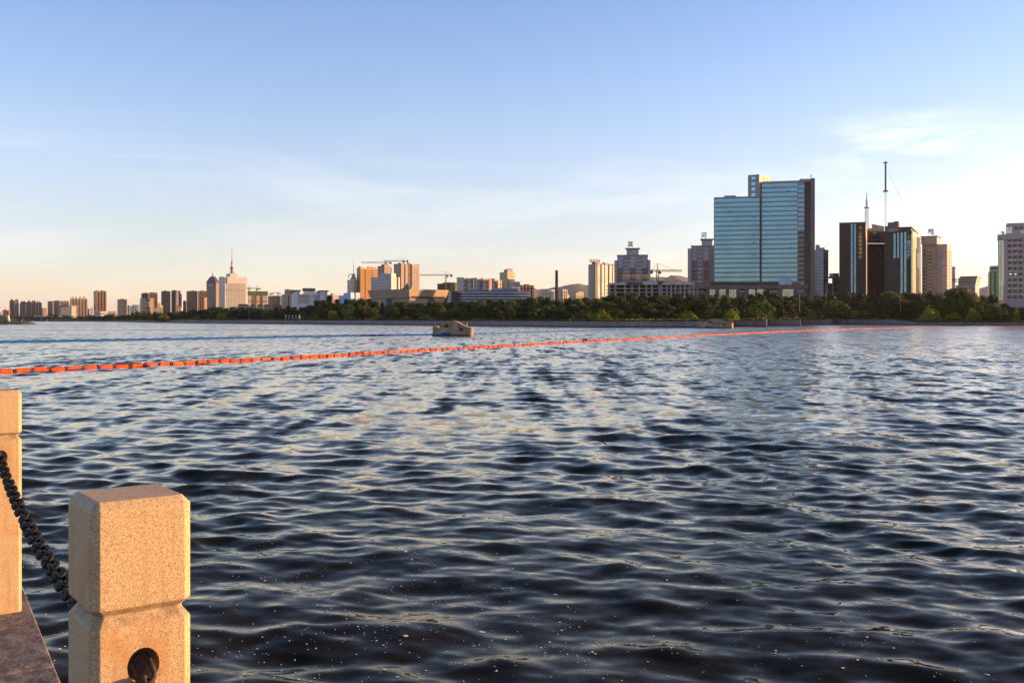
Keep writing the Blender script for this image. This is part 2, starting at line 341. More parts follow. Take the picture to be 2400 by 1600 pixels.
# ------------------------------------------------------------------ far bank: land sheet, concrete wall
BANK = [(-400,752.4),(40,752.8),(200,753.2),(300,754.6),(380,756.4),(560,758.4),(780,760.3),(960,762.2),(1160,764.8),(1420,767.8),(1640,768),
        (1717,768.3),(1717.5,765.5),(1797,765.8),(1797.5,763.3),(1876,763.5),(1876.5,761.3),(1950,761.5),(1950.5,760.6),(2040,761),(2110,761.8),(2400,763.2),(2700,764)]  # wall steps back in short runs, shaped to keep its faces unlit
def bank_Y(px):
    for (a, ya), (b, yb) in zip(BANK, BANK[1:]):
        if px <= b:
            t = (px-a)/(b-a); return CAMZ*FOC/(ya+(yb-ya)*t-HOR)
    return CAMZ*FOC/(BANK[-1][1]-HOR)
def wall_top(px):                             # wall crest above the water
    if px < 200: return .7
    if px < 420: return .7 + (px-200)/220*1.5
    if px < 1640: return 2.35
    if px < 1860: return 2.35 + (px-1640)/220*.55
    if px < 2095: return 2.9
    if px < 2150: return 2.9 - (px-2095)/55*1.6
    return 1.3
LANDZ = 2.3
GRASS = M('grass_bank', (.045,.055,.02), .95, var=.5, scale=.12)
def build_bank():
    pxs = list(range(-400, 2701, 20)); vs = []; fs = []; n = len(pxs)
    for px in pxs:
        Y = bank_Y(px)
        for dY, z in ((1.0, wall_top(px)-.25), (9, wall_top(px)+.35), (40, LANDZ+.6), (600, LANDZ), (4000, LANDZ), (20000, LANDZ)):
            vs.append((wx(px, Y+dY), Y+dY, z))
    k = 6
    for i in range(n-1):
        for j in range(k-1): fs.append((i*k+j, (i+1)*k+j, (i+1)*k+j+1, i*k+j+1))
    mb = MB(); mb.add(vs, fs); me = mb.mesh('riverbank_ground', GRASS, True); struct(link('riverbank_ground', me))
    # retaining wall cast in panels: each panel is a piece of its own
    root = thing('river_wall', 'long weathered, shade-toned concrete retaining wall with dark waterline along the far bank', 'wall', (0,0,0))
    WETC = M('wet_concrete', (.055,.045,.04), .7)
    foot = MB(); pts = []
    px = -100.0; brk = [1717,1717.5,1797,1797.5,1876,1876.5,1950,1950.5]
    while px < 2560:
        Y = bank_Y(px); pts.append((wx(px,Y), Y, wall_top(px), px))
        nx = px + (8.0*FOC/Y if px > 380 else 20*FOC/Y); nb = [q for q in brk if px < q-1e-6 and q <= nx]; px = nb[0] if nb else nx
    for (xa,ya,za,_), (xb,yb,zb,_) in zip(pts, pts[1:]):
        d = Vector((xb-xa, yb-ya, 0)); ln = d.length; d /= ln; nrm = Vector((d.y,-d.x,0))
        if nrm.y > 0: nrm = -nrm
        g = .04; off = random.uniform(-.03,.03)
        def P(t, o, z): q = Vector((xa,ya,0))+d*t+nrm*o; return (q.x,q.y,z)
        m = MB(); b0 = .05+off
        m.add([P(g,b0,.55),P(ln-g,b0,.55),P(ln-g,b0,zb),P(g,b0,za),P(g,-.6,.55),P(ln-g,-.6,.55),P(ln-g,-.6,zb),P(g,-.6,za)],
              [(0,1,2,3),(3,2,6,7),(1,5,6,2),(4,0,3,7),(5,4,7,6),(4,5,1,0)])
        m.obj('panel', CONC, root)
        foot.add([P(0,.25,-.6),P(ln,.25,-.6),P(ln,.25,.55),P(0,.25,.55),P(0,-.9,-.6),P(ln,-.9,-.6),P(ln,-.9,.55),P(0,-.9,.55)],
                 [(0,1,2,3),(3,2,6,7),(1,5,6,2),(4,0,3,7)])
    foot.obj('footing', WETC, root)
build_bank()
# low rough growth along the top of the wall: nobody could count it
def build_verge():
    m = MB()
    for i in range(15000):
        px = random.uniform(-60, 2500); Y = bank_Y(px)+random.uniform(1.2, 9)
        z0 = wall_top(px)-.3+ (Y-bank_Y(px))*.06; h = random.uniform(.35, 1.0)*(1.0 if px>300 else .6)
        if 2200 < px: h *= .8
        x = wx(px,Y); w = random.uniform(.25,.7); a = random.uniform(0,3.14); c,s = math.cos(a)*w, math.sin(a)*w
        l = random.uniform(-.3,.3)
        m.add([(x-c,Y-s,z0),(x+c,Y+s,z0),(x+c*.6+l,Y+s*.6,z0+h),(x-c*.6+l,Y-s*.6,z0+h*random.uniform(.7,1.1))],[(0,1,2,3)])
    o = m.obj('verge_growth', leafmat('verge_leaf', (.022,.030,.010), (.075,.068,.022)), kind='stuff')
    tag(o, 'low rough grass and weeds growing along the top of the far river wall', 'grass')
build_verge()
# hills on the horizon
def build_hills():
    pts = [(-600,738),(0,739),(500,737),(900,733),(1100,700),(1180,684),(1232,674),(1262,677),(1300,675),(1325,668),(1345,665.5),(1365,668),(1400,664),(1470,661),(1530,650),(1580,646),(1640,652),(1750,668),(1900,690),(2200,700),(2330,668),(2420,676),(2800,700)]
    m = MB(); vs = []; fs = []; Y = 7000; n = 0
    import bisect
    xs = [p[0] for p in pts]
    for px in range(-600, 2801, 12):
        i = min(max(bisect.bisect_right(xs, px)-1,0), len(pts)-2); (a,ya),(b,yb) = pts[i], pts[i+1]
        t = (px-a)/(b-a); t = t*t*(3-2*t); py = ya+(yb-ya)*t + 1.6*math.sin(px*.11)+1.1*math.sin(px*.23+1)
        z = wz(py, Y)
        for k,(dy,f) in enumerate(((-1700,0),(-1000,.33+.06*math.sin(px*.02)),(-450,.72+.05*math.sin(px*.033)),(0,1),(1000,.2))):
            vs.append((wx(px,Y)+12*math.sin(px*.1+k), Y+dy, LANDZ+ (z-LANDZ)*f))
        n += 1
    fs = [(i*5+j,(i+1)*5+j,(i+1)*5+j+1,i*5+j+1) for i in range(n-1) for j in range(4)]
    m.add(vs, fs); struct(m.obj('hills', M('hill_scrub', (.10,.09,.08), .95, scale=.002), smooth=True))
build_hills()

# ------------------------------------------------------------------ promenade edge, granite bollards, chains
GZ = CAMZ - 1.72
E0 = Vector((-3.08, 6.48, 0)); ED = Vector((.503, -.864, 0)).normalized(); EN = Vector((ED.y, -ED.x, 0))  # along the edge; EN points inland
if EN.x > 0: EN = -EN
SLATE = M('slate_paving', (.13,.095,.075), .7, var=.6, scale=7, bump=1.0)
SLATE2 = M('slate_kerb', (.14,.105,.085), .75, var=.55, scale=8, bump=1.0)
def build_promenade():
    root = bpy.data.objects.new('promenade', None); COL.objects.link(root); struct(root)
    def P(t, o, z): q = E0 + ED*t + EN*o; return (q.x, q.y, z)
    b = MB()
    b.add([P(-9,.03,-1.5),P(12,.03,-1.5),P(12,9,-1.5),P(-9,9,-1.5),P(-9,.03,GZ-.05),P(12,.03,GZ-.05),P(12,9,GZ-.05),P(-9,9,GZ-.05)],
          [(0,1,2,3),(4,5,6,7),(0,1,5,4),(1,2,6,5),(2,3,7,6),(3,0,4,7)])
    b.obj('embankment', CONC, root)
    def slab(t0, t1, o0, o1, m, h=0.0):
        s = MB(); g = .006; c = .008; z = GZ+h
        lo = [P(t0+g,o0+g,GZ-.05),P(t1-g,o0+g,GZ-.05),P(t1-g,o1-g,GZ-.05),P(t0+g,o1-g,GZ-.05)]
        mi = [(p[0],p[1],z-c) for p in lo]
        hi = [P(t0+g+c,o0+g+c,z),P(t1-g-c,o0+g+c,z),P(t1-g-c,o1-g-c,z),P(t0+g+c,o1-g-c,z)]
        s.add(lo+mi+hi, [(i,(i+1)%4,4+(i+1)%4,4+i) for i in range(4)]+[(4+i,4+(i+1)%4,8+(i+1)%4,8+i) for i in range(4)]+[(8,9,10,11)])
        s.obj('kerb_stone' if m is SLATE2 else 'paving_slab', m, root)
    for t in np.arange(-1.63, 7, .82): slab(t, t+.82, 0, .40, SLATE2, .004+random.uniform(-.002,.002))
    for r_ in range(4):
        for t in np.arange(-1.9+.3*(r_%2), 6.5, .6): slab(t, t+.6, .40+r_*.6, 1.0+r_*.6, SLATE, random.uniform(-.003,.003))
build_promenade()
BW, BH, BYAW = .232, BH_, R(36.2)
def bollard_mesh():
    h = BW/2; c = .019
    def ring(hw, ch, z): return [(hw-ch,-hw,z),(hw,-hw+ch,z),(hw,hw-ch,z),(hw-ch,hw,z),(-hw+ch,hw,z),(-hw,hw-ch,z),(-hw,-hw+ch,z),(-hw+ch,-hw,z)]
    T = BH
    lev = [(h,c,-.02),(h,c,T-.290),(h-.017,c*.7,T-.268),(h-.017,c*.7,T-.262),(h,c,T-.246),(h,c,T-.020),(h-.019,.004,T)]
    vs = []; fs = []
    for hw, ch, z in lev: vs += ring(hw, ch, z)
    for j in range(len(lev)-1):
        for i in range(8): fs.append((j*8+i, j*8+(i+1)%8, (j+1)*8+(i+1)%8, (j+1)*8+i))
    fs += [tuple(range(7,-1,-1)), tuple((len(lev)-1)*8+i for i in range(8))]
    m = MB(); m.add(vs, fs); body = link('tmp', m.mesh('tmp'))
    n = 20; z0 = T-.385; r = .037
    cyl = MB(); cyl.add([(r*math.cos(2*math.pi*i/n), y, z0+r*1.12*math.sin(2*math.pi*i/n)) for y in (-.3,.3) for i in range(n)],
        [tuple(range(n)), tuple(range(2*n-1,n-1,-1))]+[(i,n+i,n+(i+1)%n,(i+1)%n) for i in range(n)])
    cu = link('tmp2', cyl.mesh('tmp2'))
    md = body.modifiers.new('b','BOOLEAN'); md.object = cu; md.operation = 'DIFFERENCE'; md.solver = 'EXACT'
    dg = bpy.context.evaluated_depsgraph_get(); me = bpy.data.meshes.new_from_object(body.evaluated_get(dg))
    bpy.data.objects.remove(body); bpy.data.objects.remove(cu)
    bm = bmesh.new(); bm.from_mesh(me)
    ed = [e for e in bm.edges if len(e.link_faces)==2 and e.calc_face_angle(0) > R(20) and not (abs(e.verts[0].co.z-z0)<.05 and abs(e.verts[1].co.z-z0)<.05)]
    bmesh.ops.bevel(bm, geom=ed, offset=.0022, segments=2, affect='EDGES', profile=.5)
    bm.to_mesh(me); bm.free()
    me.materials.clear(); me.materials.append(GRANITE); me.name = 'stone_bollard'
    return me
bme = bollard_mesh()
BU = Vector((math.cos(BYAW), math.sin(BYAW), 0)); BV = Vector((-math.sin(BYAW), math.cos(BYAW), 0))  # to the right along its front face; away behind it
near_corner = Vector((-.418*2.31+.016, 2.31, 0))
BN = near_corner + BU*BW/2 + BV*BW/2
BF = BN + Vector((-2.11, 3.56, 0))
for P_, lab in ((BN,'granite bollard close by with rusty chain link hanging from its round hole'),(BF,'granite bollard further off, cut by the left edge, on dark slate paving')):
    o = link('stone_bollard', bme); o.location = (P_.x, P_.y, GZ); o.rotation_euler = (0,0,BYAW); tag(o, lab, 'bollard', 'granite bollards along the quay edge')
RUST = M('rusty_iron', (.045,.024,.014), .6, .2, var=.6, scale=40, bump=.4)
BLACKIRON = M('black_iron', (.007,.0055,.005), .7, .0, var=.5, scale=40, bump=.3, spec=.25)
def link_mesh(m, name, slim=False):
    L_, w, r = (.036, .0170, .0062) if slim else (.046, .0205, .0084)          # half straight length, half width, wire radius
    pts = [(L_*.6*math.cos(0)+0,0,0)]
    pts = []
    for i in range(10): a = math.pi*(i/9)-math.pi/2; pts.append((L_-w+w*math.cos(a)+.004, w*math.sin(a)*1.15, 0))
    for i in range(10): a = math.pi*(i/9)+math.pi/2; pts.append((-L_+w+w*math.cos(a)-.004, w*math.sin(a)*1.15, 0))
    mb = MB(); mb.tube(pts, r, 8, True); return mb.mesh(name, m, True)
def chain(label, A, B, sag, m, n=None, group=None):
    root = thing('iron_chain', label, 'chain', tuple(A), group=group); me = link_mesh(m, 'chain_link', m is RUST)
    pts = [A.lerp(B, i/400) - Vector((0,0,sag*4*(i/400)*(1-i/400))) for i in range(401)]
    acc = 0; last = 0; step = .064 if m is RUST else .079; k = 0; cum = [0]
    for i in range(1,401): cum.append(cum[-1]+(pts[i]-pts[i-1]).length)
    s = step/2
    while s < cum[-1]:
        i = min(next(j for j,c in enumerate(cum) if c >= s), 399)
        d = (pts[i+1]-pts[i-1]).normalized()
        q = d.to_track_quat('X','Z') @ Matrix.Rotation(R(45+90*(k%2))+random.uniform(-.25,.25),4,'X').to_quaternion()
        o = link('link', me, root); o.location = pts[i]-A; o.rotation_mode = 'QUATERNION'; o.rotation_quaternion = q
        s += step; k += 1
HZ = GZ+BH-.385
A = BF - BV*(BW/2-.02) + Vector((0,0,HZ-.012)); B = BN + BV*(BW/2-.02) + Vector((0,0,HZ-.012))
chain('dark iron chain sagging between the two granite bollards', A, B, .10, BLACKIRON, group='chains strung between the bollards')
A2 = BN - BV*(BW/2-.03) + Vector((0,0,HZ+.008)); B2 = BN - BV*3.6 + BU*.2 + Vector((0,0,HZ-.02))
chain('rusty iron chain hanging out of the near bollard, leaving the frame below', A2, B2, .62, RUST, group='chains strung between the bollards')

# floating foam flecks on the near water
def build_foam():
    m = MB(); pts = []
    cl = [(900,1480,260,70),(1050,1400,200,60),(700,1350,220,80),(1250,1540,260,60),(1500,1500,300,80),(600,1520,200,70),(150,1330,60,150),(1750,1420,300,90),(2100,1540,250,60)]
    for i in range(1000):
        c = random.choice(cl); px = random.gauss(c[0], c[2]); py = random.gauss(c[1], c[3])
        if i % 3 == 0: ang = random.uniform(-.25,.25); u = random.gauss(0,150); c = cl[(i//150)%len(cl)]; px = c[0]+u+random.gauss(0,25); py = c[1]+u*ang+random.gauss(0,9)
        if i % 4 == 0: px = random.uniform(60, 2380); py = random.uniform(1120, 1620)
        if py < 1060 or py > 1640: continue
        Y = CAMZ*FOC/(py-HOR); pts.append((wx(px,Y), Y))
    P = np.array(pts); h,dx,dy,_ = waves(P[:,0], P[:,1], np.full(len(P), .03))
    e = .02
    hx = (waves(P[:,0]+e, P[:,1], np.full(len(P), .03))[0]-h)/e; hy = (waves(P[:,0], P[:,1]+e, np.full(len(P), .03))[0]-h)/e
    for i in range(len(P)):
        r = .004*math.exp(random.gauss(.15,.6)); n = 6; x0,y0 = P[i,0]+dx[i], P[i,1]+dy[i]; z0 = h[i]+.006
        if random.random() < .03: r *= 1.6
        st = random.uniform(.6,1.9); an = random.uniform(0,3.14); ring = []
        for k in range(n):
            a = 2*math.pi*k/n; rr = r*random.uniform(.7,1.3); u,v = rr*st*math.cos(a), rr*math.sin(a)
            xx = u*math.cos(an)-v*math.sin(an); yy = u*math.sin(an)+v*math.cos(an)
            ring.append((x0+xx, y0+yy, z0+hx[i]*xx+hy[i]*yy))
        m.add(ring+[(x0,y0,z0+.006)], [(k,(k+1)%n,n) for k in range(n)])
    o = m.obj('foam_flecks', M('foam', (.55,.53,.5), .8, var=.2), kind='stuff', smooth=True)
    tag(o, 'tiny pale foam flecks scattered over the dark near water', 'foam')
build_foam()

# ------------------------------------------------------------------ floating booms
def path_pts(px):
    out = []
    for x, y in px: Y = CAMZ*FOC/(y-HOR); out.append(Vector((wx(x,Y), Y, 0)))
    return out
def resample(pts, step, start=0.0):
    # smooth through the points, then even steps
    fine = []
    for i in range(len(pts)-1):
        p0 = pts[max(i-1,0)]; p1 = pts[i]; p2 = pts[i+1]; p3 = pts[min(i+2,len(pts)-1)]
        for k in range(200):
            t = k/200; fine.append(.5*((2*p1)+(p2-p0)*t+(2*p0-5*p1+4*p2-p3)*t*t+(3*p1-p0-3*p2+p3)*t**3))
    fine.append(pts[-1]); out = []; acc = 0; nxt = start
    for a, b in zip(fine, fine[1:]):
        l = (b-a).length
        while acc+l >= nxt: out.append((a.lerp(b,(nxt-acc)/l), (b-a).normalized())); nxt += step
        acc += l
    return out
def wave_at(x, y):
    f = max(0, min(1, (170-y)/30)); h = waves(np.array([x]), np.array([y]), np.array([max(.3, .85*y*y/3584*.6)]))[0][0]
    return h*f
def build_orange():
    pts = path_pts([(-160,882),(0,873.5),(200,864.5),(400,855.5),(590,845.5),(780,835.5),(960,824.5),(1160,813.5),(1340,803.3),(1600,789.5),(1740,782.3),(1960,772.9),(2150,767.9),(2400,764.4)])
    ORA = M('orange_boom_cloth', (.60,.062,.005), .7, var=.3, scale=2.2, spec=.2); ORV = [ORA, M('orange_boom_faded', (.60,.11,.02), .75, var=.35, scale=3, spec=.2), M('orange_boom_stained', (.40,.05,.008), .7, var=.6, scale=4, spec=.2), ORA]; DKR = M('boom_clamp', (.06,.015,.012), .6)
    seg = resample(pts, 1.22)
    root = thing('floating_boom', 'long line of orange sausage floats strung across the river', 'floating boom', (0,0,0))
    meshes = []
    for v in range(4):
        m = MB(); r = .165+.012*v; n = 10; Ln = 1.05; prof = [(-.5,.45),(-.47,.85),(-.40,1.0),(-.15,1.03),(.15,.99),(.40,1.02),(.47,.85),(.5,.4)]
        m.tube([(x*Ln, random.uniform(-.012,.012), random.uniform(-.012,.012)) for x,_ in prof], [r*k*random.uniform(.95,1.05) for _,k in prof], n)
        meshes.append(m.mesh('float', ORV[v], True))
    cm = MB(); cm.box(-.10,.10,-.03,.03,-.16,.10); cm.tube([(-.13,0,.02),(.13,0,.02)], .085, 8); cm.box(-.025,.025,-.14,.14,.0,.14)
    cme = cm.mesh('connector', DKR)
    far = MB(); farc = MB()
    for i, (p, d) in enumerate(seg):
        an = math.atan2(d.y, d.x); z = (.07 if i < 300 else .02)+ (wave_at(p.x,p.y) if p.y < 170 else 0)*.6
        if i < 300:
            o = link('float', meshes[random.randrange(4)], root); o.location = (p.x, p.y, z)
            o.rotation_euler = (random.uniform(0,6), random.uniform(-.06,.06), an+random.uniform(-.09,.09)); o.location.z += random.uniform(-.05,.03); o.scale = (random.uniform(.92,1.04), 1, 1)
            c = link('connector', cme, o); c.location = (.61,0,0)
            c.rotation_euler = (-o.rotation_euler.x+random.uniform(-.3,.3),0,0)
        else:
            a = Vector((p.x,p.y,z))-d*.42; b = Vector((p.x,p.y,z))+d*.42; far.tube([a,b], .075, 6); farc.tube([b, b+d*.38], .06, 5)
    far.obj('distant_floats', ORA, root, 'stuff'); farc.obj('distant_connectors', DKR, root, 'stuff')
build_orange()
BLU = M('blue_boom_cloth', (.010,.085,.29), .85, var=.3, scale=1.5, spec=.15)
def build_blue(name_label, px, step, rad, lift):
    root = thing('twisted_boom', name_label, 'floating boom', (0,0,0))
    m = MB(); n = 12; K = 14; vs = []; L_ = step*1.02
    for k in range(K+1):
        t = k/K; tw = t*math.pi
        for i in range(n):
            a = 2*math.pi*i/n; r = rad*(1+.32*math.cos(2*(a-tw)))
            vs.append(((t-.5)*L_, r*math.cos(a), r*math.sin(a)))
    m.add(vs, [(k*n+i,k*n+(i+1)%n,(k+1)*n+(i+1)%n,(k+1)*n+i) for k in range(K) for i in range(n)]+[tuple(range(n-1,-1,-1)),tuple(K*n+i for i in range(n))])
    me = m.mesh('twist_section', BLU, True)
    for p, d in resample(path_pts(px), step):
        o = link('twist_section', me, root); o.location = (p.x,p.y,lift); o.rotation_euler = (0, random.uniform(-.01,.01), math.atan2(d.y,d.x))
        o.scale = (1, random.uniform(.9,1.1), random.uniform(.85,1.15))
    return root
build_blue('blue twisted rope-like boom floating from the left edge to the nearer concrete pier', [(-120,805.5),(0,803),(400,796.2),(780,788.8),(1022,785.4)], 2.1, .18, .12)
build_blue('thinner blue boom lying low in the water between the two concrete piers', [(1100,784),(1160,782),(1340,776.3),(1420,774.4),(1600,770.1),(1650,769.2)], 3.0, .16, .05)

# concrete sluice piers
def build_pier(label, x0, x1, ybase, ytop, yaw, dep):
    Y = CAMZ*FOC/(ybase-HOR); kx = (x0-1200)/FOC; X = kx*Y; a = R(yaw); k1 = (x1-1200)/FOC
    root = thing('concrete_pier', label, 'pier', (X,Y,0), a, 'sluice piers standing in the river')
    Ls = (k1*Y-X)/(math.cos(a)-k1*math.sin(a)) - dep*.30
    H = (ybase-ytop)*Y/FOC
    prof = [(0,-.3),(0,.67),(.03,.69),(.08,.60),(.13,.50),(.18,.54),(.215,.66),(.25,.70),(.28,.80),(.33,.83),(.36,.91),(.42,.955),(.50,.99),(.58,1.0),(.66,.955),(.74,.87),(.82,.76),(.90,.66),(.96,.60),(1,.575),(1,-.3)]
    m = MB(); m.extr([(u*Ls, v*H) for u,v in prof], 0, dep)
    body = link('tmp', m.mesh('tmp'))
    n = 20; r = .135*H; cx, cz = .80*Ls, .42*H
    c = MB(); c.add([(cx+r*.9*math.cos(2*math.pi*i/n), y, cz+r*1.05*math.sin(2*math.pi*i/n)) for y in (-.5,.6) for i in range(n)],
        [tuple(range(n)), tuple(range(2*n-1,n-1,-1))]+[(i,n+i,n+(i+1)%n,(i+1)%n) for i in range(n)])
    cu = link('tmp2', c.mesh('tmp2')); md = body.modifiers.new('b','BOOLEAN'); md.object = cu; md.solver = 'EXACT'
    dg = bpy.context.evaluated_depsgraph_get(); me = bpy.data.meshes.new_from_object(body.evaluated_get(dg))
    bpy.data.objects.remove(body); bpy.data.objects.remove(cu); me.materials.clear(); me.materials.append(PIERC)
    link('body', me, root)
    e = MB(); e.lathe(Ls, dep/2, [(dep/2+.02,-.3),(dep/2+.02,.55*H),(dep/2-.1,.58*H)], 20); e.obj('rounded_end', PIERC, root, smooth=False)
    h = MB(); h.lathe(0,0,[(r*.88,0),(r*.88,.03)],20); o = h.obj('hole_back', M('black_void', (.01,.012,.02), .4), root); o.location = (cx,.585,cz); o.rotation_euler = (R(90),0,0); 
    w = MB(); w.box(-.03*Ls,Ls+.02,-.03,dep+.03,-.3,.10*H); w.obj('waterline_band', M('wet_pier', (.03,.022,.018), .6), root)
    g = MB(); g.box(.345*Ls,.405*Ls,-.35,.02,.60*H,.80*H); g.lathe(.42*Ls,-.2,[(.14*H*.5,.60*H),(.14*H*.5,.82*H)],10); g.box(.33*Ls,.44*Ls,-.18,.05,.56*H,.60*H)
    g.obj('winch_housing', M('winch_rust', (.07,.035,.022), .7, var=.5, scale=3), root)
    l = MB()
    for k in range(6): l.box(.50*Ls,.515*Ls+.12,-.10,-.04,(.42+.085*k)*H,(.42+.085*k)*H+.04)
    l.obj('ladder_rungs', STEELD, root)
    p = MB(); p.box(.925*Ls,.94*Ls,dep*.3,dep*.45,.62*H,.90*H); p.obj('post', PIERC, root)
    rr = MB(); rr.tube([(.13*Ls+.05*Ls*math.cos(t), dep*.5, .58*H+.22*H*math.sin(t)) for t in np.linspace(0,math.pi,9)], .05, 6); rr.obj('hoop_rail', M('rail_red', (.25,.09,.05), .6), root)
    s = MB(); prof = [(.02,.02),(.10,.06),(.20,.09),(.30,.20),(.40,.21),(.46,.16),(.50,.02)]
    s.tube([(u*Ls, -.18, v*H*.5+.02) for u,v in prof], [.06,.16,.22,v_ if False else .36,.36,.26,.08] if False else [.06,.16,.22,.34,.36,.26,.08], 10)
    s.obj('blue_sleeve', BLU, root, smooth=True)
build_pier('nearer whale-backed concrete pier with round hole, left of centre in the river', 1014, 1103, 787, 752, -14, 1.5)
build_pier('farther whale-backed concrete pier close in front of the river wall', 1634, 1716, 769.2, 747.2, -14, 1.8)
f = MB(); f.lathe(0,0,[(.05,-.1),(.30,-.02),(.34,.08),(.22,.20),(.06,.25)],12)
Yb = CAMZ*FOC/(798-HOR); o = f.obj('marker_float', M('black_rubber', (.02,.02,.022), .5), smooth=True); o.location = (wx(1372,Yb), Yb, 0); o.scale = (1.5,1,1.2)
tag(o, 'small black float bobbing just behind the orange boom', 'float')
# ------------------------------------------------------------------ trees (unit trees: 10 m tall, scaled when placed)
def crown_mesh(kind, seed, mat):
    r = np.random.default_rng(seed); C = []; S = []
    if kind == 'round':
        for _ in range(62):
            a = r.uniform(0,2*math.pi); z = r.uniform(.06,1.0); w = math.sqrt(max(.06,1-((z-.46)/.56)**2)); q = w*math.sqrt(r.uniform(.15,1))
            C.append((3.3*q*math.cos(a), 3.3*q*math.sin(a), 9.3*z*r.uniform(.94,1.0))); S.append(r.uniform(1.0,1.75))
        n, ls = 110, .22
    elif kind == 'tall':
        for _ in range(50):
            a = r.uniform(0,2*math.pi); z = r.uniform(.15,1.0); w = min(1,(1.06-z)*1.9)*.9+.1; q = w*math.sqrt(r.uniform(.1,1))
            C.append((2.2*q*math.cos(a), 2.2*q*math.sin(a), 10*z)); S.append(r.uniform(.8,1.35))
        n, ls = 90, .21
    elif kind == 'cone':
        for _ in range(55):
            a = r.uniform(0,2*math.pi); z = r.uniform(.06,1.0); w = (1.03-z); q = w*math.sqrt(r.uniform(.3,1))
            C.append((1.9*q*math.cos(a), 1.9*q*math.sin(a), 10*z)); S.append(.28+.55*w)
        n, ls = 70, .19
    elif kind == 'bush':
        for _ in range(44):
            a = r.uniform(0,2*math.pi); z = r.uniform(.05,.95); w = math.sqrt(max(.03,1-((z-.38)/.62)**2)); q = w*math.sqrt(r.uniform(.2,1))
            C.append((5.2*q*math.cos(a), 5.2*q*math.sin(a), 10*z)); S.append(r.uniform(.9,1.8))
        n, ls = 100, .31
    elif kind == 'feather':                  # pointed sprays, like young willow or locust
        for _ in range(34):
            a = r.uniform(0,2*math.pi); q = math.sqrt(r.uniform(.05,1)); top = 10*(1-.62*q*r.uniform(.7,1.1))
            for k in range(4):
                t = k/3; C.append((3.4*q*math.cos(a)*(1.1-.25*t), 3.4*q*math.sin(a)*(1.1-.25*t), top*(.35+.65*t))); S.append(1.0-.72*t)
        n, ls = 34, .23
    elif kind == 'willow':
        for _ in range(70):
            a = r.uniform(0,2*math.pi); q = math.sqrt(r.uniform(.02,1)); z1 = 9.6-3.2*q*q+r.uniform(-.4,.4); ln = r.uniform(3.5,8.0)*(.4+.6*q)
            for k in range(6):
                t = k/5; C.append((4.3*(q+.08*t)*math.cos(a), 4.3*(q+.08*t)*math.sin(a), max(.2,z1-ln*t))); S.append(.62-.36*t)
        n, ls = 11, .26
    C = np.array(C); S = np.array(S); m = len(C)
    P = np.repeat(C, n, 0); s = np.repeat(S, n)
    d = r.normal(size=(m*n,3)); d /= np.linalg.norm(d,axis=1)[:,None]
    rad = r.uniform(.35,1.05,size=m*n)**.6
    P = P + d*(s*rad)[:,None]*np.array([1.1,1.1,.85])
    nr = d+r.normal(size=d.shape)*.7; nr /= np.linalg.norm(nr,axis=1)[:,None]
    u = np.cross(nr, r.normal(size=d.shape)); u /= np.linalg.norm(u,axis=1)[:,None]+1e-6; v = np.cross(nr,u)
    if kind == 'willow': v = v*.4; v[:,2] -= 1.0
    sz = ls*r.uniform(.6,1.35,size=m*n)[:,None]
    A = P-u*sz*.75; B = P-v*sz; Cc = P+u*sz*.75; D = P+v*sz
    V = np.stack([A,B,Cc,D],1).reshape(-1,3); V[:,2] = np.maximum(V[:,2], .02)
    F = np.arange(len(V)).reshape(-1,4)
    me = bpy.data.meshes.new('crown'); me.from_pydata(V.tolist(), [], F.tolist()); me.update(); me.materials.append(mat)
    return me
def trunk_mesh(h, seed):
    r = random.Random(seed); m = MB(); bend = [(r.uniform(-.2,.2), r.uniform(-.2,.2)) for _ in range(4)]
    m.tube([(0,0,-.3),(bend[0][0]*.4,bend[0][1]*.4,h*.35),(bend[1][0],bend[1][1],h*.7),(bend[2][0]*1.5,bend[2][1]*1.5,h)], [.26,.20,.13,.04], 7)
    for k in range(5):
        a = r.uniform(0,6.28); z = h*r.uniform(.28,.6); l = r.uniform(1.4,2.6)
        m.tube([(0,0,z),(l*.5*math.cos(a),l*.5*math.sin(a),z+l*.55),(l*math.cos(a),l*math.sin(a),z+l*1.2)], [.11,.07,.02], 5)
    return m.mesh('trunk', BARK, True)
CR = {}
for kind, mats in (('round',[LEAF,LEAF,LEAF,LEAFW]),('tall',[LEAF,LEAF]),('cone',[LEAF]),('bush',[LEAF,LEAFW,LEAFY]),('feather',[LEAFW,LEAFY,LEAFW]),('willow',[LEAFW,LEAFY])):
    CR[kind] = [crown_mesh(kind, 11*i+len(kind), m) for i, m in enumerate(mats)]
TR = {k: trunk_mesh({'round':7.5,'tall':8,'cone':8.5,'bush':5,'feather':6.5,'willow':7.5}[k], len(k)) for k in CR}
NAMES = {'round':'broadleaf_tree','tall':'poplar_tree','cone':'conifer_tree','bush':'bush','feather':'locust_tree','willow':'willow_tree'}
def tree(kind, px, py_top, Y, width, label, group=None, var=0, base=None):
    z0 = (LANDZ+.3 if base is None else base)
    h = max(1.2, wz(py_top, Y)-z0); s = h/10*.96
    nat = {'round':8.4,'tall':5.6,'cone':4.4,'bush':12.5,'feather':8.4,'willow':9.6}[kind]
    sx = width/nat if width else s
    o = thing(NAMES[kind], label, 'bush' if kind == 'bush' else 'tree', (wx(px,Y), Y, z0-.15), random.uniform(0,6.28), group)
    v = CR[kind][var % len(CR[kind])]
    c = link('crown', v, o); t = link('trunk', TR[kind], o)
    c.scale = (sx,sx,s); t.scale = (max(.35,min(sx,s)),)*2+(s,)
    return o
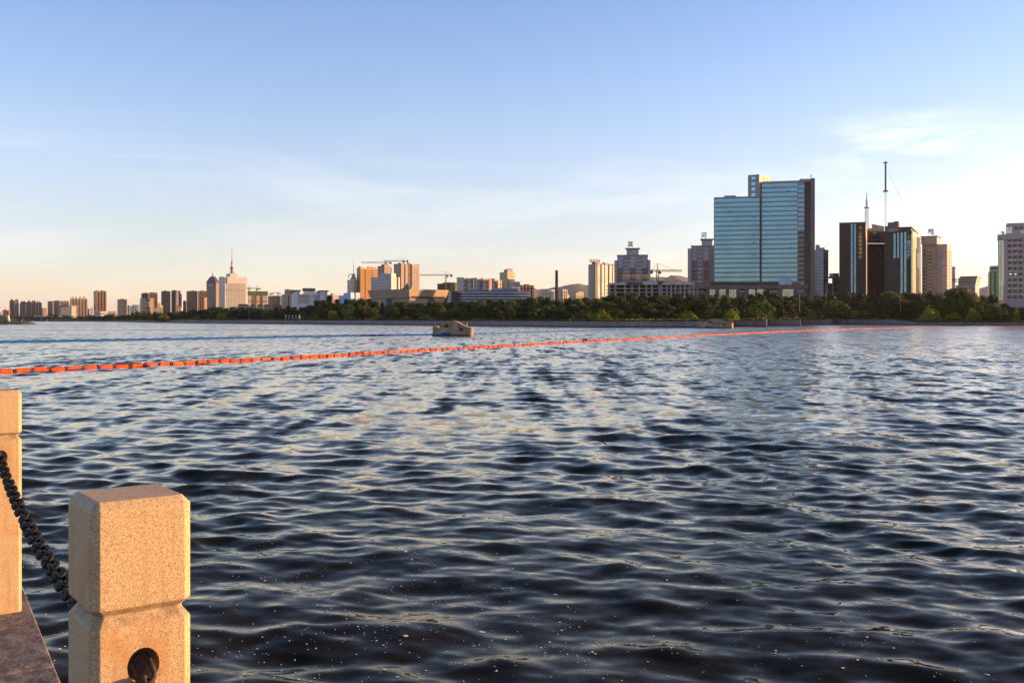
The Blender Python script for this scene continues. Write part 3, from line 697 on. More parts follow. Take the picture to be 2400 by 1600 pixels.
# skyline of the wood, in photo pixels
TOP = [(60,741),(130,737),(160,740),(240,739),(262,735),(300,735),(325,729),(360,729),(385,731),(420,726),(470,722),(484,715),(520,716),(560,717),(610,720),(660,719),(700,716),(735,708),(752,699),(772,694),(790,702),(815,698),(835,694),(850,699),(868,702),(900,706),(950,703),(1000,704),(1050,703),(1100,700),(1180,698),(1240,694),(1262,691),(1300,695),(1340,695),(1390,690),(1440,687),(1490,683),(1530,683),(1570,687),(1640,683),(1680,686),(1720,690),(1760,684),(1790,675),(1810,676),(1850,690),(1890,688),(1930,684),(1965,685),(1990,680),(2020,686),(2060,680),(2090,677),(2120,680),(2160,682),(2200,680),(2225,673),(2250,669),(2275,676),(2300,686),(2340,690),(2380,706),(2440,706),(2520,690),(2760,684)]
def top_at(px):
    for (a,ya),(b,yb) in zip(TOP,TOP[1:]):
        if px <= b: return ya+(yb-ya)*max(0,(px-a))/(b-a)
    return TOP[-1][1]
SEG = [(250,'the far bridge'),(470,'the brown apartment slabs'),(620,'the white broadcasting block with the mast'),(800,'the white office with the roof billboard'),(1040,'the sloping tan museum'),(1250,'the striped oval hall'),(1430,'the grey towers behind the chimney'),(1640,'the unfinished concrete library'),(1880,'the turquoise glass tower'),(2160,'the dark twin towers'),(9999,'the pink office at the right edge')]
def seg(px):
    for e, n in SEG:
        if px < e: return n
ORD = 'first second third fourth fifth sixth seventh eighth ninth tenth eleventh twelfth thirteenth fourteenth fifteenth sixteenth seventeenth eighteenth nineteenth twentieth'.split()
CNT = {}
def nth(row, px):
    k = (row, seg(px)); CNT[k] = CNT.get(k, 0)+1; n = CNT[k]
    return ORD[n-1] if n <= 20 else 'twenty-'+ORD[n-21]
def plant_rows():
    px = 62.0
    while px < 2700:                       # back row makes the skyline
        Y = bank_Y(px)+random.uniform(70,120); w = random.uniform(8,12.5)*(1 if px>450 else .95)
        kind = random.choice(['round','round','round','round','tall'] if px > 420 else ['round','round','tall','cone'])
        if px > 900: kind = 'round'
        if 640 < px < 860 and random.random()<.35: kind = 'tall'
        py = top_at(px)+random.uniform(-1.5,4.5)
        tree(kind, px, py, Y, w*(.62 if kind in('tall','cone') else 1), nth('s',px)+' skyline tree from left below '+seg(px), 'skyline trees below '+seg(px), random.randrange(4))
        px += w*FOC/Y*random.uniform(.38,.55)
    px = 66.0
    while px < 2700:                       # middle row
        Y = bank_Y(px)+random.uniform(34,60); w = random.uniform(9,13)
        t = top_at(px); py = t+(745-t)*random.uniform(.18,.42)
        tree('round' if random.random()<.85 else 'feather', px, py, Y, w, nth('m',px)+' inner tree from left below '+seg(px), 'inner wood trees below '+seg(px), random.randrange(4))
        px += w*FOC/Y*random.uniform(.42,.62)
    px = 70.0
    while px < 2700:                       # front row of bushes and young trees above the wall
        Y = bank_Y(px)+random.uniform(12,26); w = random.uniform(6,10.5)
        t = top_at(px); py = t+(747-t)*random.uniform(.48,.74)
        if px < 420: py = t+(748-t)*random.uniform(.4,.7)
        if not (2040 < px < 2215 or 1925 < px < 1995 or any(q-20 < px < q+6 for q in (1717,1797,1876,1950))):
            k = random.choice(['bush','bush','feather','round'])
            tree(k, px, py, Y, w, nth('f',px)+' low '+('bush' if k=='bush' else 'young tree')+' from left below '+seg(px), 'front growth below '+seg(px), random.randrange(3))
        px += w*FOC/Y*random.uniform(.55,.85)
plant_rows()
# trees that stand out
def YB(px, d): return bank_Y(px)+d
tree('willow', 1957, 700, YB(1957,1), 17, 'drooping willow whose branches hang down over the river wall', var=0, base=.8)
tree('feather', 2180, 708, YB(2180,11), 12, 'bright yellow-green bushy tree alone on the grass right of the dark towers', var=1, base=1.7)
tree('round', 2246, 668, YB(2246,34), 21, 'largest spreading tree, left of the pink office at the right edge', var=3, base=2.2)
tree('feather', 2281, 715, YB(2281,12), 8.5, 'small sparse yellow-green tree in front of the largest spreading tree', var=1, base=1.7)
tree('feather', 2347, 711, YB(2347,12), 15, 'green-gold pointed tree at the foot of the pink office', var=2, base=1.7)
tree('feather', 2382, 714, YB(2382,12), 3.6, 'slim yellowish sapling near the right edge', var=1, base=1.7)
tree('feather', 1713, 717, YB(1713,12), 6.5, 'pale yellow-green young tree just above the farther concrete pier', var=1)
tree('round', 2090, 679, YB(2090,60), 17, 'tall rounded tree in front of the white lettered dark tower', var=3)
tree('feather', 1768, 703, YB(1768,26), 12, 'green pointed tree in front of the turquoise tower podium', var=2)
for i, (px, t) in enumerate(((309,730),(322,727),(337,727.5),(352,729))):
    tree('cone', px, t, YB(px,60), 6, ['dark spire-shaped conifer left of the cream block with bridges','tallest of the dark conifers left of the cream block with bridges','dark conifer at the left foot of the cream block with bridges','dark conifer in front of the cream block with bridges'][i], 'conifers below the cream block')

# ------------------------------------------------------------------ the islet with the painted dragon, and the far bridge
def build_islet():
    Y = CAMZ*FOC/(760.2-HOR)
    m = MB(); vs = []; xs = [-260,-120,-40,0,20,35,48,57]
    for i, px in enumerate(xs):
        for dy, z in ((0,-.3),(3,.9),(9,1.7),(18,1.7),(30,-.3)):
            f = 1 if px < 40 else max(.0,(57-px)/17); zz = -.3+(z+.3)*(f if px>=40 else 1)
            vs.append((wx(px,Y), Y+dy*(.5 if px>45 else 1), zz))
    m.add(vs, [(i*5+j,(i+1)*5+j,(i+1)*5+j+1,i*5+j+1) for i in range(len(xs)-1) for j in range(4)])
    struct(m.obj('islet', M('islet_turf', (.03,.038,.014), .95, var=.5, scale=.5)))
    Y += 10; k = Y/FOC
    root = thing('dragon_sculpture', 'painted dragon with ruddy head, white neck and ribbed green-gold body on the islet', 'sculpture', (wx(20,Y),Y,1.6))
    X = lambda px: (px-20)*k
    Z = lambda py: wz(py,Y)-1.6
    n = MB(); n.tube([(X(20.5),0,-.2),(X(20.3),0,Z(748)),(X(19.6),0,Z(742)),(X(19.2),0,Z(738))], [.75,.62,.52,.5], 12); n.obj('neck', M('ivory_paint', (.62,.55,.42), .6), root, smooth=True)
    h = MB()
    rr = random.Random(3)
    h.lathe(X(19.6),0,[(.3,Z(739)),(.95,Z(736.5)),(1.05,Z(733)),(.9,Z(729.5)),(.45,Z(727.5))],12)
    h.tube([(X(19),-.3,Z(733.5)),(X(15.8),-.5,Z(733.2))],[.45,.3],8); h.tube([(X(19),-.3,Z(735.8)),(X(16.6),-.5,Z(736.4))],[.35,.22],8)
    for _ in range(16):
        a = rr.uniform(0,6.28); zz = Z(rr.uniform(728,738)); h.tube([(X(19.6)+.8*math.cos(a),.8*math.sin(a),zz),(X(19.6)+1.3*math.cos(a),1.3*math.sin(a),zz+.25)],[.28,.05],6)
    h.obj('head', M('painted_head', (.22,.07,.03), .6, var=.9, scale=1.4), root)
    for i, px in enumerate((15.0,10.2,6.4,2.2,-2.5,-8,-14)):
        t = [741.0,741.5,743,745,746.5,748,749][i]
        b = MB(); b.tube([(X(px)-.1,.3,-.2),(X(px-.4),.3,Z(t+6)),(X(px-1.5),.3,Z(t+1.5)),(X(px-2.8),.3,Z(t))], [.42,.42,.40,.30], 8)
        b.obj('body_rib', M('rib_paint', (.36,.30,.09), .6, var=.4, scale=.8), root, smooth=True)
        if i < 6:
            c = MB(); c.tube([(X(px-2.2),.7,-.2),(X(px-2.6),.7,Z(t+6)),(X(px-4),.7,Z(t+2))], [.45,.45,.3], 8); c.obj('body_scale', M('scale_paint', (.16,.09,.02), .7), root, smooth=True)
    fl = MB()
    for i in range(10): fl.lathe(X(23+rr.uniform(0,5.5)), rr.uniform(-1,1), [(.1,Z(753)),(.28,Z(752)),(.12,Z(751.2))], 6)
    tag(fl.obj('flower_clump', M('yellow_flowers', (.45,.28,.06), .7), None), 'small yellow flower clump at the foot of the dragon', 'flowers').location = (wx(20,Y),Y-2,1.6)
build_islet()
def build_bridge():
    root = thing('road_bridge', 'low dark road bridge crossing the river at far left', 'bridge', (wx(60,1180),1180,0))
    Y = 1180; k = Y/FOC; X = lambda px: (px-60)*k
    Z = lambda py: wz(py,Y)
    BC = M('bridge_concrete', (.10,.085,.08), .85)
    m = MB(); m.box(X(-60),X(168),0,14,Z(745.0),Z(743.0)); m.obj('deck', BC, root)
    g = MB(); g.box(X(-60),X(168),-.4,-.05,Z(743.0),Z(742.0)); g.obj('parapet', M('parapet_paint', (.16,.12,.12), .8), root)
    for px in (-20,38,96):
        p = MB(); p.frus(X(px)-.9,X(px)+.9,2,12,-1,X(px)-1.6,X(px)+1.6,1,13,Z(745)); p.obj('support', M('bridge_pier_concrete', (.20,.18,.17), .85), root)
    for i, px in enumerate((81,90,119,138)):
        c = thing('parked_car', ['pale car on the far bridge, leftmost of four','grey car on the far bridge, second from left','reddish car on the far bridge, third from left','white car on the far bridge, near the trees'][i], 'car', (wx(px,Y), Y+2, Z(743.0)), 0, 'cars on the far bridge')
        b = MB(); b.extr([(-2.2,.35),(2.2,.35),(2.25,.8),(1.2,.95),(.6,1.45),(-1.2,1.45),(-1.9,.95),(-2.25,.85)],-.9,.9); b.obj('body', M(['car_pale','car_grey','car_red','car_white'][i], [(.5,.45,.42),(.3,.28,.28),(.3,.12,.08),(.65,.62,.6)][i], .35), c)
        for wxx in (-1.4,1.4):
            w = MB(); w.lathe(0,0,[(.34,-.95),(.34,.95)],12); o = w.obj('wheel', STEELD, c); o.location = (wxx,0,.36); o.rotation_euler = (R(90),0,0)
build_bridge()
# ------------------------------------------------------------------ buildings
GND = LANDZ-1.5
class B:
    """A building whose near vertical edge stands at photo column xc, Y metres away; its right face runs to xr, its left face to xl."""
    def __init__(s, name, label, xl, xc, xr, Y, a, cat='building', group=None, dl=18.0, dr=18.0):
        s.Y = Y; s.a = R(a); s.X = wx(xc, Y); s.ca, s.sa = math.cos(s.a), math.sin(s.a)
        s.root = thing(name, label, cat, (s.X, Y, GND), s.a, group)
        s.wr = s.S(xr) if xr > xc else dr
        s.wl = s.T(xl) if xl < xc else dl
    def S(s, px): k = (px-1200)/FOC; return (k*s.Y-s.X)/(s.ca-k*s.sa)
    def T(s, px): k = (px-1200)/FOC; return (s.X-k*s.Y)/(s.sa+k*s.ca)
    def z(s, py, x=0, y=0): return wz(py, s.Y+x*s.sa+y*s.ca)-GND
    def part(s, mb, name, m, parent=None, kind=None, smooth=False): return mb.obj(name, m, parent or s.root, kind, smooth)
    def box(s, name, m, x0, x1, y0, y1, z0, z1, parent=None): mb = MB(); mb.box(x0,x1,y0,y1,z0,z1); return s.part(mb, name, m, parent)
    def body(s, ytop, m, name='wall'): h = s.z(ytop); s.h = h; return s.box(name, m, 0, s.wr, 0, s.wl, 0, h)
    def fb(s, mb, face, a0, a1, z0, z1, p=.1, back=.05):       # thin box lying on a face
        return mb.box(a0,a1,-p,back,z0,z1) if face == 'R' else mb.box(-p,back,a0,a1,z0,z1)
    def grid(s, face, rows, cols, a0, a1, z0, z1, fw, fh, m, name='windows', p=.08, kind='stuff', skip=None, parent=None):
        mb = MB(); da = (a1-a0)/cols; dz = (z1-z0)/rows
        for i in range(rows):
            for j in range(cols):
                if skip and skip(i,j): continue
                ca = a0+(j+.5)*da; cz = z0+(i+.5)*dz; s.fb(mb, face, ca-da*fw/2, ca+da*fw/2, cz-dz*fh/2, cz+dz*fh/2, p)
        return s.part(mb, name, m, parent, kind)
    def each(s, face, rows, cols, a0, a1, z0, z1, fw, fh, m, name='window', p=.08, parent=None, frame=None, skip=None):   # windows one by one
        da = (a1-a0)/cols; dz = (z1-z0)/rows; mb = MB(); s.fb(mb, face, -da*fw/2, da*fw/2, -dz*fh/2, dz*fh/2, p); me = mb.mesh(name, m); fm = None
        if frame:
            f = MB(); t = .09
            for q0,q1,w0,w1 in ((-da*fw/2-t,da*fw/2+t,-dz*fh/2-t,-dz*fh/2),(-da*fw/2-t,da*fw/2+t,dz*fh/2,dz*fh/2+t),(-t/2,t/2,-dz*fh/2,dz*fh/2)): s.fb(f, face, q0,q1,w0,w1,p+.06)
            fm = f.mesh('frame', frame)
        for i in range(rows):
            for j in range(cols):
                if skip and skip(i,j): continue
                o = link(name, me, parent or s.root); ca = a0+(j+.5)*da; cz = z0+(i+.5)*dz
                o.location = (ca,0,cz) if face == 'R' else (0,ca,cz)
                if fm: link('frame', fm, o)
    def bands(s, face, zs, a0, a1, t, m, name='floor_bands', p=.15):
        mb = MB()
        for z in zs: s.fb(mb, face, a0, a1, z, z+t, p)
        return s.part(mb, name, m, None, 'stuff')
    def parapet(s, m, t=1.0, p=.35, parent=None):
        mb = MB(); mb.box(-p,s.wr+p,-p,s.wl+p,s.h,s.h+t); return s.part(mb, 'parapet', m, parent)
BROWN = M('brown_tile', (.21,.125,.09), .75, var=.1); BROWN2 = M('brown_tile_dark', (.13,.075,.06), .75, var=.1); TAN = M('tan_tile', (.34,.25,.18), .8, var=.1)
GREYC = M('grey_render', (.26,.24,.24), .8, var=.1); CREAM = M('cream_render', (.44,.36,.27), .8, var=.08); OCHRE = M('ochre_tile', (.42,.24,.10), .75, var=.1)
PINK = M('pink_tile', (.40,.20,.18), .8, var=.1); LAV = M('lavender_render', (.42,.39,.42), .8, var=.08); MAROON = M('maroon_tile', (.22,.105,.105), .8, var=.12)
DBROWN = M('dark_granite_cladding', (.030,.022,.019), .6, var=.15, scale=.2); PODB = M('brown_granite_cladding', (.10,.07,.06), .5, var=.12)
GREEN = M('green_safety_net', (.05,.075,.04), .9, var=.35, scale=.25); PALEB = M('pale_blue_paint', (.30,.42,.62), .7, var=.08); ROOFD = M('dark_roof', (.06,.055,.06), .7)
ROOFR = M('red_roof_tile', (.30,.09,.05), .8, var=.25); STEELC = M('crane_steel', (.32,.17,.09), .6)
WINB = glassmat('window_glass_blue', (.05,.065,.085)); WINW = M('window_pale', (.38,.38,.38), .3)
TEAL = glassmat('turquoise_curtain_glass', (.145,.35,.47), .07, .75, scale=.06, wob=.006, var=.12)
SKYG = glassmat('blue_strip_glass', (.15,.27,.38), .08, .75, wob=.02); PALEG = glassmat('pale_green_glass', (.45,.55,.45), .1, .7, wob=.02)
GOLDM = M('gilt_letters', (.75,.45,.10), .35, .5, var=.1); REDL = M('dark_red_letters', (.10,.03,.025), .6); WHL = M('white_letters', (.7,.7,.7), .5)

def apt(name, label, xl, xc, xr, ytop, Y, a=35, wall=BROWN, rows=24, cols=8, cores=(), bays=3, baymat=None, group=None, dl=16, dr=16, win=DARKWIN, par=None, cat='building', lrows=True, fw=.5, fh=.5):
    b = B(name, label, xl, xc, xr, Y, a, cat, group, dl, dr); b.body(ytop, wall); h = b.h
    if bays:
        w = b.wr/(bays*2+1)
        for k in range(bays+1):
            mb = MB(); mb.box(w*2*k, w*(2*k+1), -1.5, .1, 0, h+.4); b.part(mb, 'bay', baymat or wall)
        for k in range(bays): b.grid('R', rows, 2, w*(2*k+1)+.15, w*(2*k+2)-.15, 3, h-1.5, .8, .6, win, 'windows')
        mb = MB(); dz = (h-4.5)/rows
        for k in range(bays+1):
            for i in range(rows): mb.box(w*2*k+w*.2, w*2*k+w*.8, -1.58, -1.45, 3+dz*i+dz*.25, 3+dz*i+dz*.75)
        b.part(mb, 'bay_windows', win, None, 'stuff')
    else:
        b.grid('R', rows, cols, .8, b.wr-.8, 3, h-1.5, fw, fh, win)
    if lrows and xl < xc: b.grid('L', rows, 4, 1, b.wl-1, 3, h-1.5, .42, .5, win, 'flank_windows')
    b.parapet(par or wall, .9, .25 if not bays else .02)
    for c0, c1, ct in cores:
        s0, s1 = max(0,b.S(c0)), b.S(c1); b.box('lift_core', baymat or wall, s0, s1, -.8, min(b.wl,9), h-1, b.z(ct))
    return b
# ---- far left
b = apt('apartment_block', 'low cream block at the far left edge beyond the islet', -6, -5, 5.4, 731.5, 2100, 25, CREAM, 3, 6, bays=0)
b = B('hall_with_spire', 'grey hall topped by a thin white spire behind the dragon', 6, 6.5, 17, 2300, 10); b.body(727, GREYC); b.parapet(GREYC); b.grid('R',3,6,1,b.wr-1,3,b.h-1,.5,.5,DARKWIN)
mb = MB(); mb.lathe(b.wr*.66,5,[(1.6,b.h),(1.2,b.h+7),(2.0,b.h+8),(.8,b.h+9),(.5,b.z(716)),(.05,b.z(713.5))],12); b.part(mb,'spire',STEELW,smooth=True)
for i,(x0,x1,yt,tip,tx) in enumerate(((22.3,33,705,699.3,(27.5,)),(33.2,44.2,704,699.5,(38.6,)),(46,60,711.5,704,(51.5,56.5)),(60.3,73,708.5,702.8,(67.4,)),(73.2,84,708,702.8,(76.5,80.5)),(84.2,90.3,709,703,(87.2,)),(90.5,98,710,705,(92.5,)))):
    lab = ['pointed grey-brown tower, leftmost of the spired row','second pointed tower of the leftmost pair','stepped twin-spired tower right of the gap in the spired row','broad domed tower in the middle of the spired row','tower with two close spires in the spired row','narrowest spired tower of the row','rightmost small spired tower of the row'][i]
    b = apt('spired_tower', lab, x0, x0+.8, x1, yt, 2500, 22, M('haze_brown', (.20,.15,.125), .8), 26, 6, bays=2, group='spired apartment towers at far left', dl=14)
    for t in tx:
        q = b.S(t); mb = MB(); hw = min(4.5, b.wr*.3); zt = b.z(tip)
        mb.frus(q-hw,q+hw,0,2*hw,b.h-.5,q-hw*.8,q+hw*.8,hw*.2,2*hw-hw*.2,b.h+(zt-b.h)*.4); mb.frus(q-hw*.8,q+hw*.8,hw*.2,2*hw-hw*.2,b.h+(zt-b.h)*.4,q-.1,q+.1,hw-.1,hw+.1,zt); b.part(mb,'pointed_roof',ROOFD)
apt('apartment_block', 'small pinkish block in the gap right of the spired towers', 98, 101, 110, 722, 2600, 35, TAN, 8, 5, bays=0)
for i,(x0,x1,yt,co) in enumerate(((111.5,124,706.5,()),(125,138,704.8,((125,129,704),)),(138.3,162,706,((138.5,142.5,704),(152,156.5,704))))):
    apt('apartment_slab', ['tan slab tower at the left of the row above the trees','tan slab tower in the middle of the row, beside the hip-roofed hall','widest tan slab tower behind the hip-roofed hall'][i], x0, x0+1, x1, yt, 2450, 25, TAN, 22, 6, co, bays=3, group='tan slab towers at left')
b = B('hip_roofed_hall', 'blue-grey hall with dark upturned hip roof', 137, 143.5, 160, 1900, 25); b.body(718, M('blue_grey_render', (.24,.25,.29), .8)); b.grid('R',9,9,1,b.wr-1,3,b.h-1,.6,.45,DARKWIN); b.grid('L',9,4,1,b.wl-1,3,b.h-1,.5,.4,DARKWIN)
mb = MB(); mb.frus(-2.2,b.wr+2.2,-2.2,b.wl+2.2,b.h,2,b.wr-2,3,b.wl-3,b.z(713.8)); b.part(mb,'hip_roof',ROOFD)
b = apt('white_sign_block', 'white slab with small red sign along its top, below the four-core tower', 161.5, 168, 179, 717, 1750, 40, WHITE, 11, 5, bays=0, fw=.35, fh=.35)
mb = MB()
for k in range(4): b.fb(mb,'R',b.wr*(.2+.17*k),b.wr*(.2+.17*k)+b.wr*.12,b.h-.6,b.h+.6,.5)
b.part(mb,'red_sign_letters',M('red_sign',(.35,.04,.03),.6))
apt('four_core_tower', 'tall striped slab with four tall lift cores on its roof', 164, 166, 205, 700.5, 2150, 30, M('pinkish_tan', (.36,.26,.21), .8), 26, 8, ((169,172,695),(177,180,695),(187,190,695),(196,199.5,695)), bays=5, baymat=TAN)
apt('apartment_block', 'tiny grey block just right of the four-core tower', 205.5, 206, 209.5, 724, 2700, 20, GREYC, 8, 2, bays=0)
apt('apartment_block', 'small pale lilac block left of the tall brown tower', 211, 212, 219.5, 722.5, 2700, 20, LAV, 8, 4, bays=0)
apt('brown_tower', 'tallest brown tower at left with dark vertical strips', 219.3, 225.3, 249.2, 683, 1950, 32, M('warm_brown_tile', (.27,.16,.10), .75), 28, 8, ((225.5,231.5,680),(238.5,245.5,680)), bays=3)
b = apt('podium_block', 'white low podium at the foot of the tallest brown tower', 223, 225, 249, 730.5, 1780, 35, WHITE, 2, 8, bays=0)
apt('low_block', 'low rough tan buildings left of the pale square tower', 253, 255, 272, 730.5, 1700, 30, TAN, 2, 8, bays=0)
b = apt('square_tower', 'pale tan tower with a dark cleft, alone left of the brown slabs', 275, 287, 298, 702.5, 1800, 50, TAN, 18, 5, ((287.3,289.5,700.5),), bays=0, baymat=BROWN2)
b.box('lift_tower', TAN, 0, b.S(290), b.T(282.5), b.T(287.5)+.0, b.h, b.z(700))
for i,(x0,x1,yt) in enumerate(((298.5,304,716),(305,309,718),(309.5,315,714.5),(315.5,321,715),(321.5,327.8,714))):
    apt('hazy_block', ['hazy white block','hazy narrow block','hazy taller block','hazy fourth block','hazy last block'][i]+[' nearest the pale tan tower',' second from the pale tan tower',' in the middle of the hazy row',' right of the hazy middle',' beside the cream block with bridges'][i], x0, x0+.5, x1, yt, 3200, 25, M('hazy_white',(.5,.45,.43),.8), 12, 4, bays=0, group='hazy far apartment row')
for i,(x0,x1,yt,c0,c1,ct) in enumerate(((331,347,687.8,338.8,344.2,685.8),(348,369,686.5,356,361.5,684.2))):
    apt('brown_slab', ['red-brown tower rising left behind the cream block with bridges','red-brown tower rising right behind the cream block with bridges'][i], x0, x0+1.5, x1, yt, 1850, 32, BROWN, 26, 6, ((c0,c1,ct),), bays=3, group='red-brown twin towers')
b = B('bridged_block', 'cream H-shaped block with sky bridges between its two wings', 328, 332, 360.2, 1650, 32); h = b.z(701)
for n_, (p0,p1,t) in enumerate(((332,341.5,698.5),(341.5,351.5,703.5),(351.5,360.2,698.8))):
    s0,s1 = b.S(p0), b.S(p1); q = 0 if n_ != 1 else 5; ht = b.z(t)
    b.box('wing' if n_ != 1 else 'recessed_core', CREAM if n_ != 1 else TAN, max(0,s0), s1, q, b.wl, 0, ht)
    if n_ != 1: b.grid('R',13,4,s0+.6,s1-.6,3,ht-1,.45,.45,DARKWIN)
for p0,p1 in ((708.3,711.5),(714.8,718)): b.box('sky_bridge', CREAM, b.S(336), b.S(356), -.6, 1, b.z(p1), b.z(p0))
b.grid('L',13,3,.6,b.wl-.6,3,h-1,.4,.45,DARKWIN,'flank_windows')
b = apt('yellow_block', 'small stepped yellow block right of the cream block with bridges', 368.5, 369.5, 376.2, 709.8, 1600, 30, M('yellow_render',(.55,.42,.12),.8), 6, 3, bays=0); b.box('lower_wing', MATS['yellow_render'], b.wr, b.S(382), 0, b.wl, 0, b.z(715.5))
b = apt('grey_shed', 'grey-green low shed roof below the yellow block', 361, 362, 382, 723, 1450, 25, M('shed_grey',(.28,.29,.24),.8), 1, 8, bays=0)
apt('brown_slab', 'tall plain brown slab left of the black and white tower', 378, 380, 400, 683.5, 1800, 5, BROWN, 28, 6, ((386,391,680.5),), bays=3)
b = apt('black_white_tower', 'black tower with white balcony strip up its left side', 402, 407.2, 417, 682.5, 1800, 6, M('charcoal_tile',(.07,.06,.065),.7), 28, 4, ((410.5,417,680.5),), bays=2)
b.grid('L',28,1,0,b.wl,3,b.h,.9,.55,WHITE,'white_balconies',.8)
b = apt('striped_tower', 'narrow tower with white ladder-like balconies beside the black tower', 418, 419.5, 424, 683, 1820, 8, M('striped_grey',(.16,.14,.14),.7), 28, 3, bays=1); b.grid('R',28,1,b.S(424.2),b.S(428),3,b.z(690),.9,.6,WHITE,'white_balconies',.5); b.box('rear_wing', LAV, b.S(424.2), b.S(428), .1, b.wl, 0, b.z(689))
apt('dark_block', 'short dark block between the striped tower and the brown pair', 429, 430, 437, 706, 1900, 5, BROWN2, 12, 4, bays=0)
apt('brown_slab', 'broad red-brown slab, left of the pair before the pointed crown tower', 437, 438, 463, 682.8, 1750, 20, BROWN, 28, 8, ((449.3,455.7,680),), bays=4, group='red-brown slab pair')
apt('brown_slab', 'red-brown slab, right of the pair beside the pointed crown tower', 464.3, 466, 484, 682.8, 1750, 30, BROWN, 28, 6, ((472,478,680.5),), bays=3, group='red-brown slab pair')
apt('orange_block', 'small bright orange block tucked left of the pointed crown tower', 478.5, 479.2, 485, 699, 1500, 45, OCHRE, 10, 2, bays=0)
b = B('pavilion', 'small tiled pavilion roof poking out of the trees below the striped tower', 412, 413, 425.5, 1350, 15, 'pavilion'); b.body(720, CREAM); mb = MB(); mb.frus(-1.5,b.wr+1.5,-1.5,b.wl+1.5,b.h,b.wr*.35,b.wr*.65,b.wl*.4,b.wl*.6,b.z(716)); b.part(mb,'tiled_roof',ROOFR)
# ---- crown tower and broadcasting block
b = B('crown_tower', 'dark tower with steep truncated pyramid crown and short spire', 484, 506, 513.2, 1650, 52); b.body(661.5, M('dark_taupe_tile',(.15,.12,.12),.7)); h = b.h
b.grid('L',20,9,b.wl*.1,b.wl*.9,3,h-8,.5,.5,WINB,'windows'); b.grid('R',20,2,.8,b.wr-.8,3,h-4,.7,.5,OCHRE,'flank_windows')
mb = MB(); zt = b.z(647.5); mb.frus(-.8,b.wr+.8,-.8,b.wl+.8,h,b.wr*.25,b.wr*.75,b.wl*.3,b.wl*.7,zt)
b.part(mb,'pyramid_crown',M('crown_slate',(.09,.06,.06),.6))
mb = MB(); mb.lathe(b.wr*.5,b.wl*.5,[(1.0,zt),(.9,b.z(643)),(.4,b.z(641)),(.05,b.z(634))],8); b.part(mb,'spire',STEELD)
mb = MB(); b.fb(mb,'L',b.wl*.28,b.wl*.78,h-6.5,h-3,.2); b.part(mb,'pale_panel',M('green_grey_panel',(.3,.36,.32),.5))
mb = MB(); b.fb(mb,'R',.3,b.wr-.3,h-3,h-.5,.3); b.part(mb,'red_sign',MATS['red_sign'])
WHT = M('white_cladding', (.46,.43,.40), .7, var=.05)
b = B('broadcasting_block', 'broad white slab with grid of small windows and tall red-white mast', 513.2, 527, 578, 1550, 33); b.body(649.5, WHT); h = b.h
b.each('R',13,12,b.S(530),b.S(575),b.z(722),h-10.5,.56,.55,DARKWIN)
b.each('R',1,11,b.S(535),b.S(575),h-7.5,h-2.5,.28,.6,DARKWIN)
b.each('L',14,1,b.wl*.30,b.wl*.62,b.z(722),h-3,.9,.5,DARKWIN,'stair_window'); b.grid('L',14,2,.05*b.wl,b.wl*.97,b.z(722),h-3,.12,.3,DARKWIN,'slit_windows')
mb = MB(); b.fb(mb,'R',b.S(532),b.wr+.1,h-9.6,h+.8,1.2); b.part(mb,'attic_band',WHT)
for p0,p1 in ((531,545),(557,573)): 
    mb = MB(); b.fb(mb,'R',b.S(p0),b.S(p1),b.z(680.2),b.z(678.8),1.4); b.part(mb,'balcony',TAN)
s0,s1 = b.S(541), b.S(558); b.box('penthouse', WHT, s0, s1, 4, b.T(520)+8, h, b.z(640.3)); pr = b.box('side_parapet', WHT, -.2, b.S(529), b.wl*.2, b.wl+.2, h, b.z(647.5))
mb = MB(); mx_, my_ = s0+5, 10; Z = lambda p: b.z(p)
mb.lathe(mx_,my_,[(2.2,Z(641)),(1.9,Z(630)),(3.2,Z(628.6)),(3.4,Z(626.6)),(2.2,Z(625)),(1.3,Z(624)),(1.3,Z(614)),(1.9,Z(613.3)),(1.9,Z(612.6)),(.7,Z(611)),(.6,Z(602)),(.9,Z(601.6)),(.4,Z(600)),(.35,Z(586)),(.9,Z(585.6)),(.25,Z(584)),(.15,Z(577))],12); b.part(mb,'mast',M('mast_paint',(.34,.24,.17),.6,var=.4,scale=.3,streak=(.1,.1,1)),smooth=False)
mb = MB()
for k in range(4):
    a_ = k*math.pi/2+.7; mb.bar((mx_+5*math.cos(a_),my_+5*math.sin(a_),b.z(640.3)),(mx_+1.2*math.cos(a_),my_+1.2*math.sin(a_),Z(627)),.25)
b.part(mb,'mast_stays',STEELD)
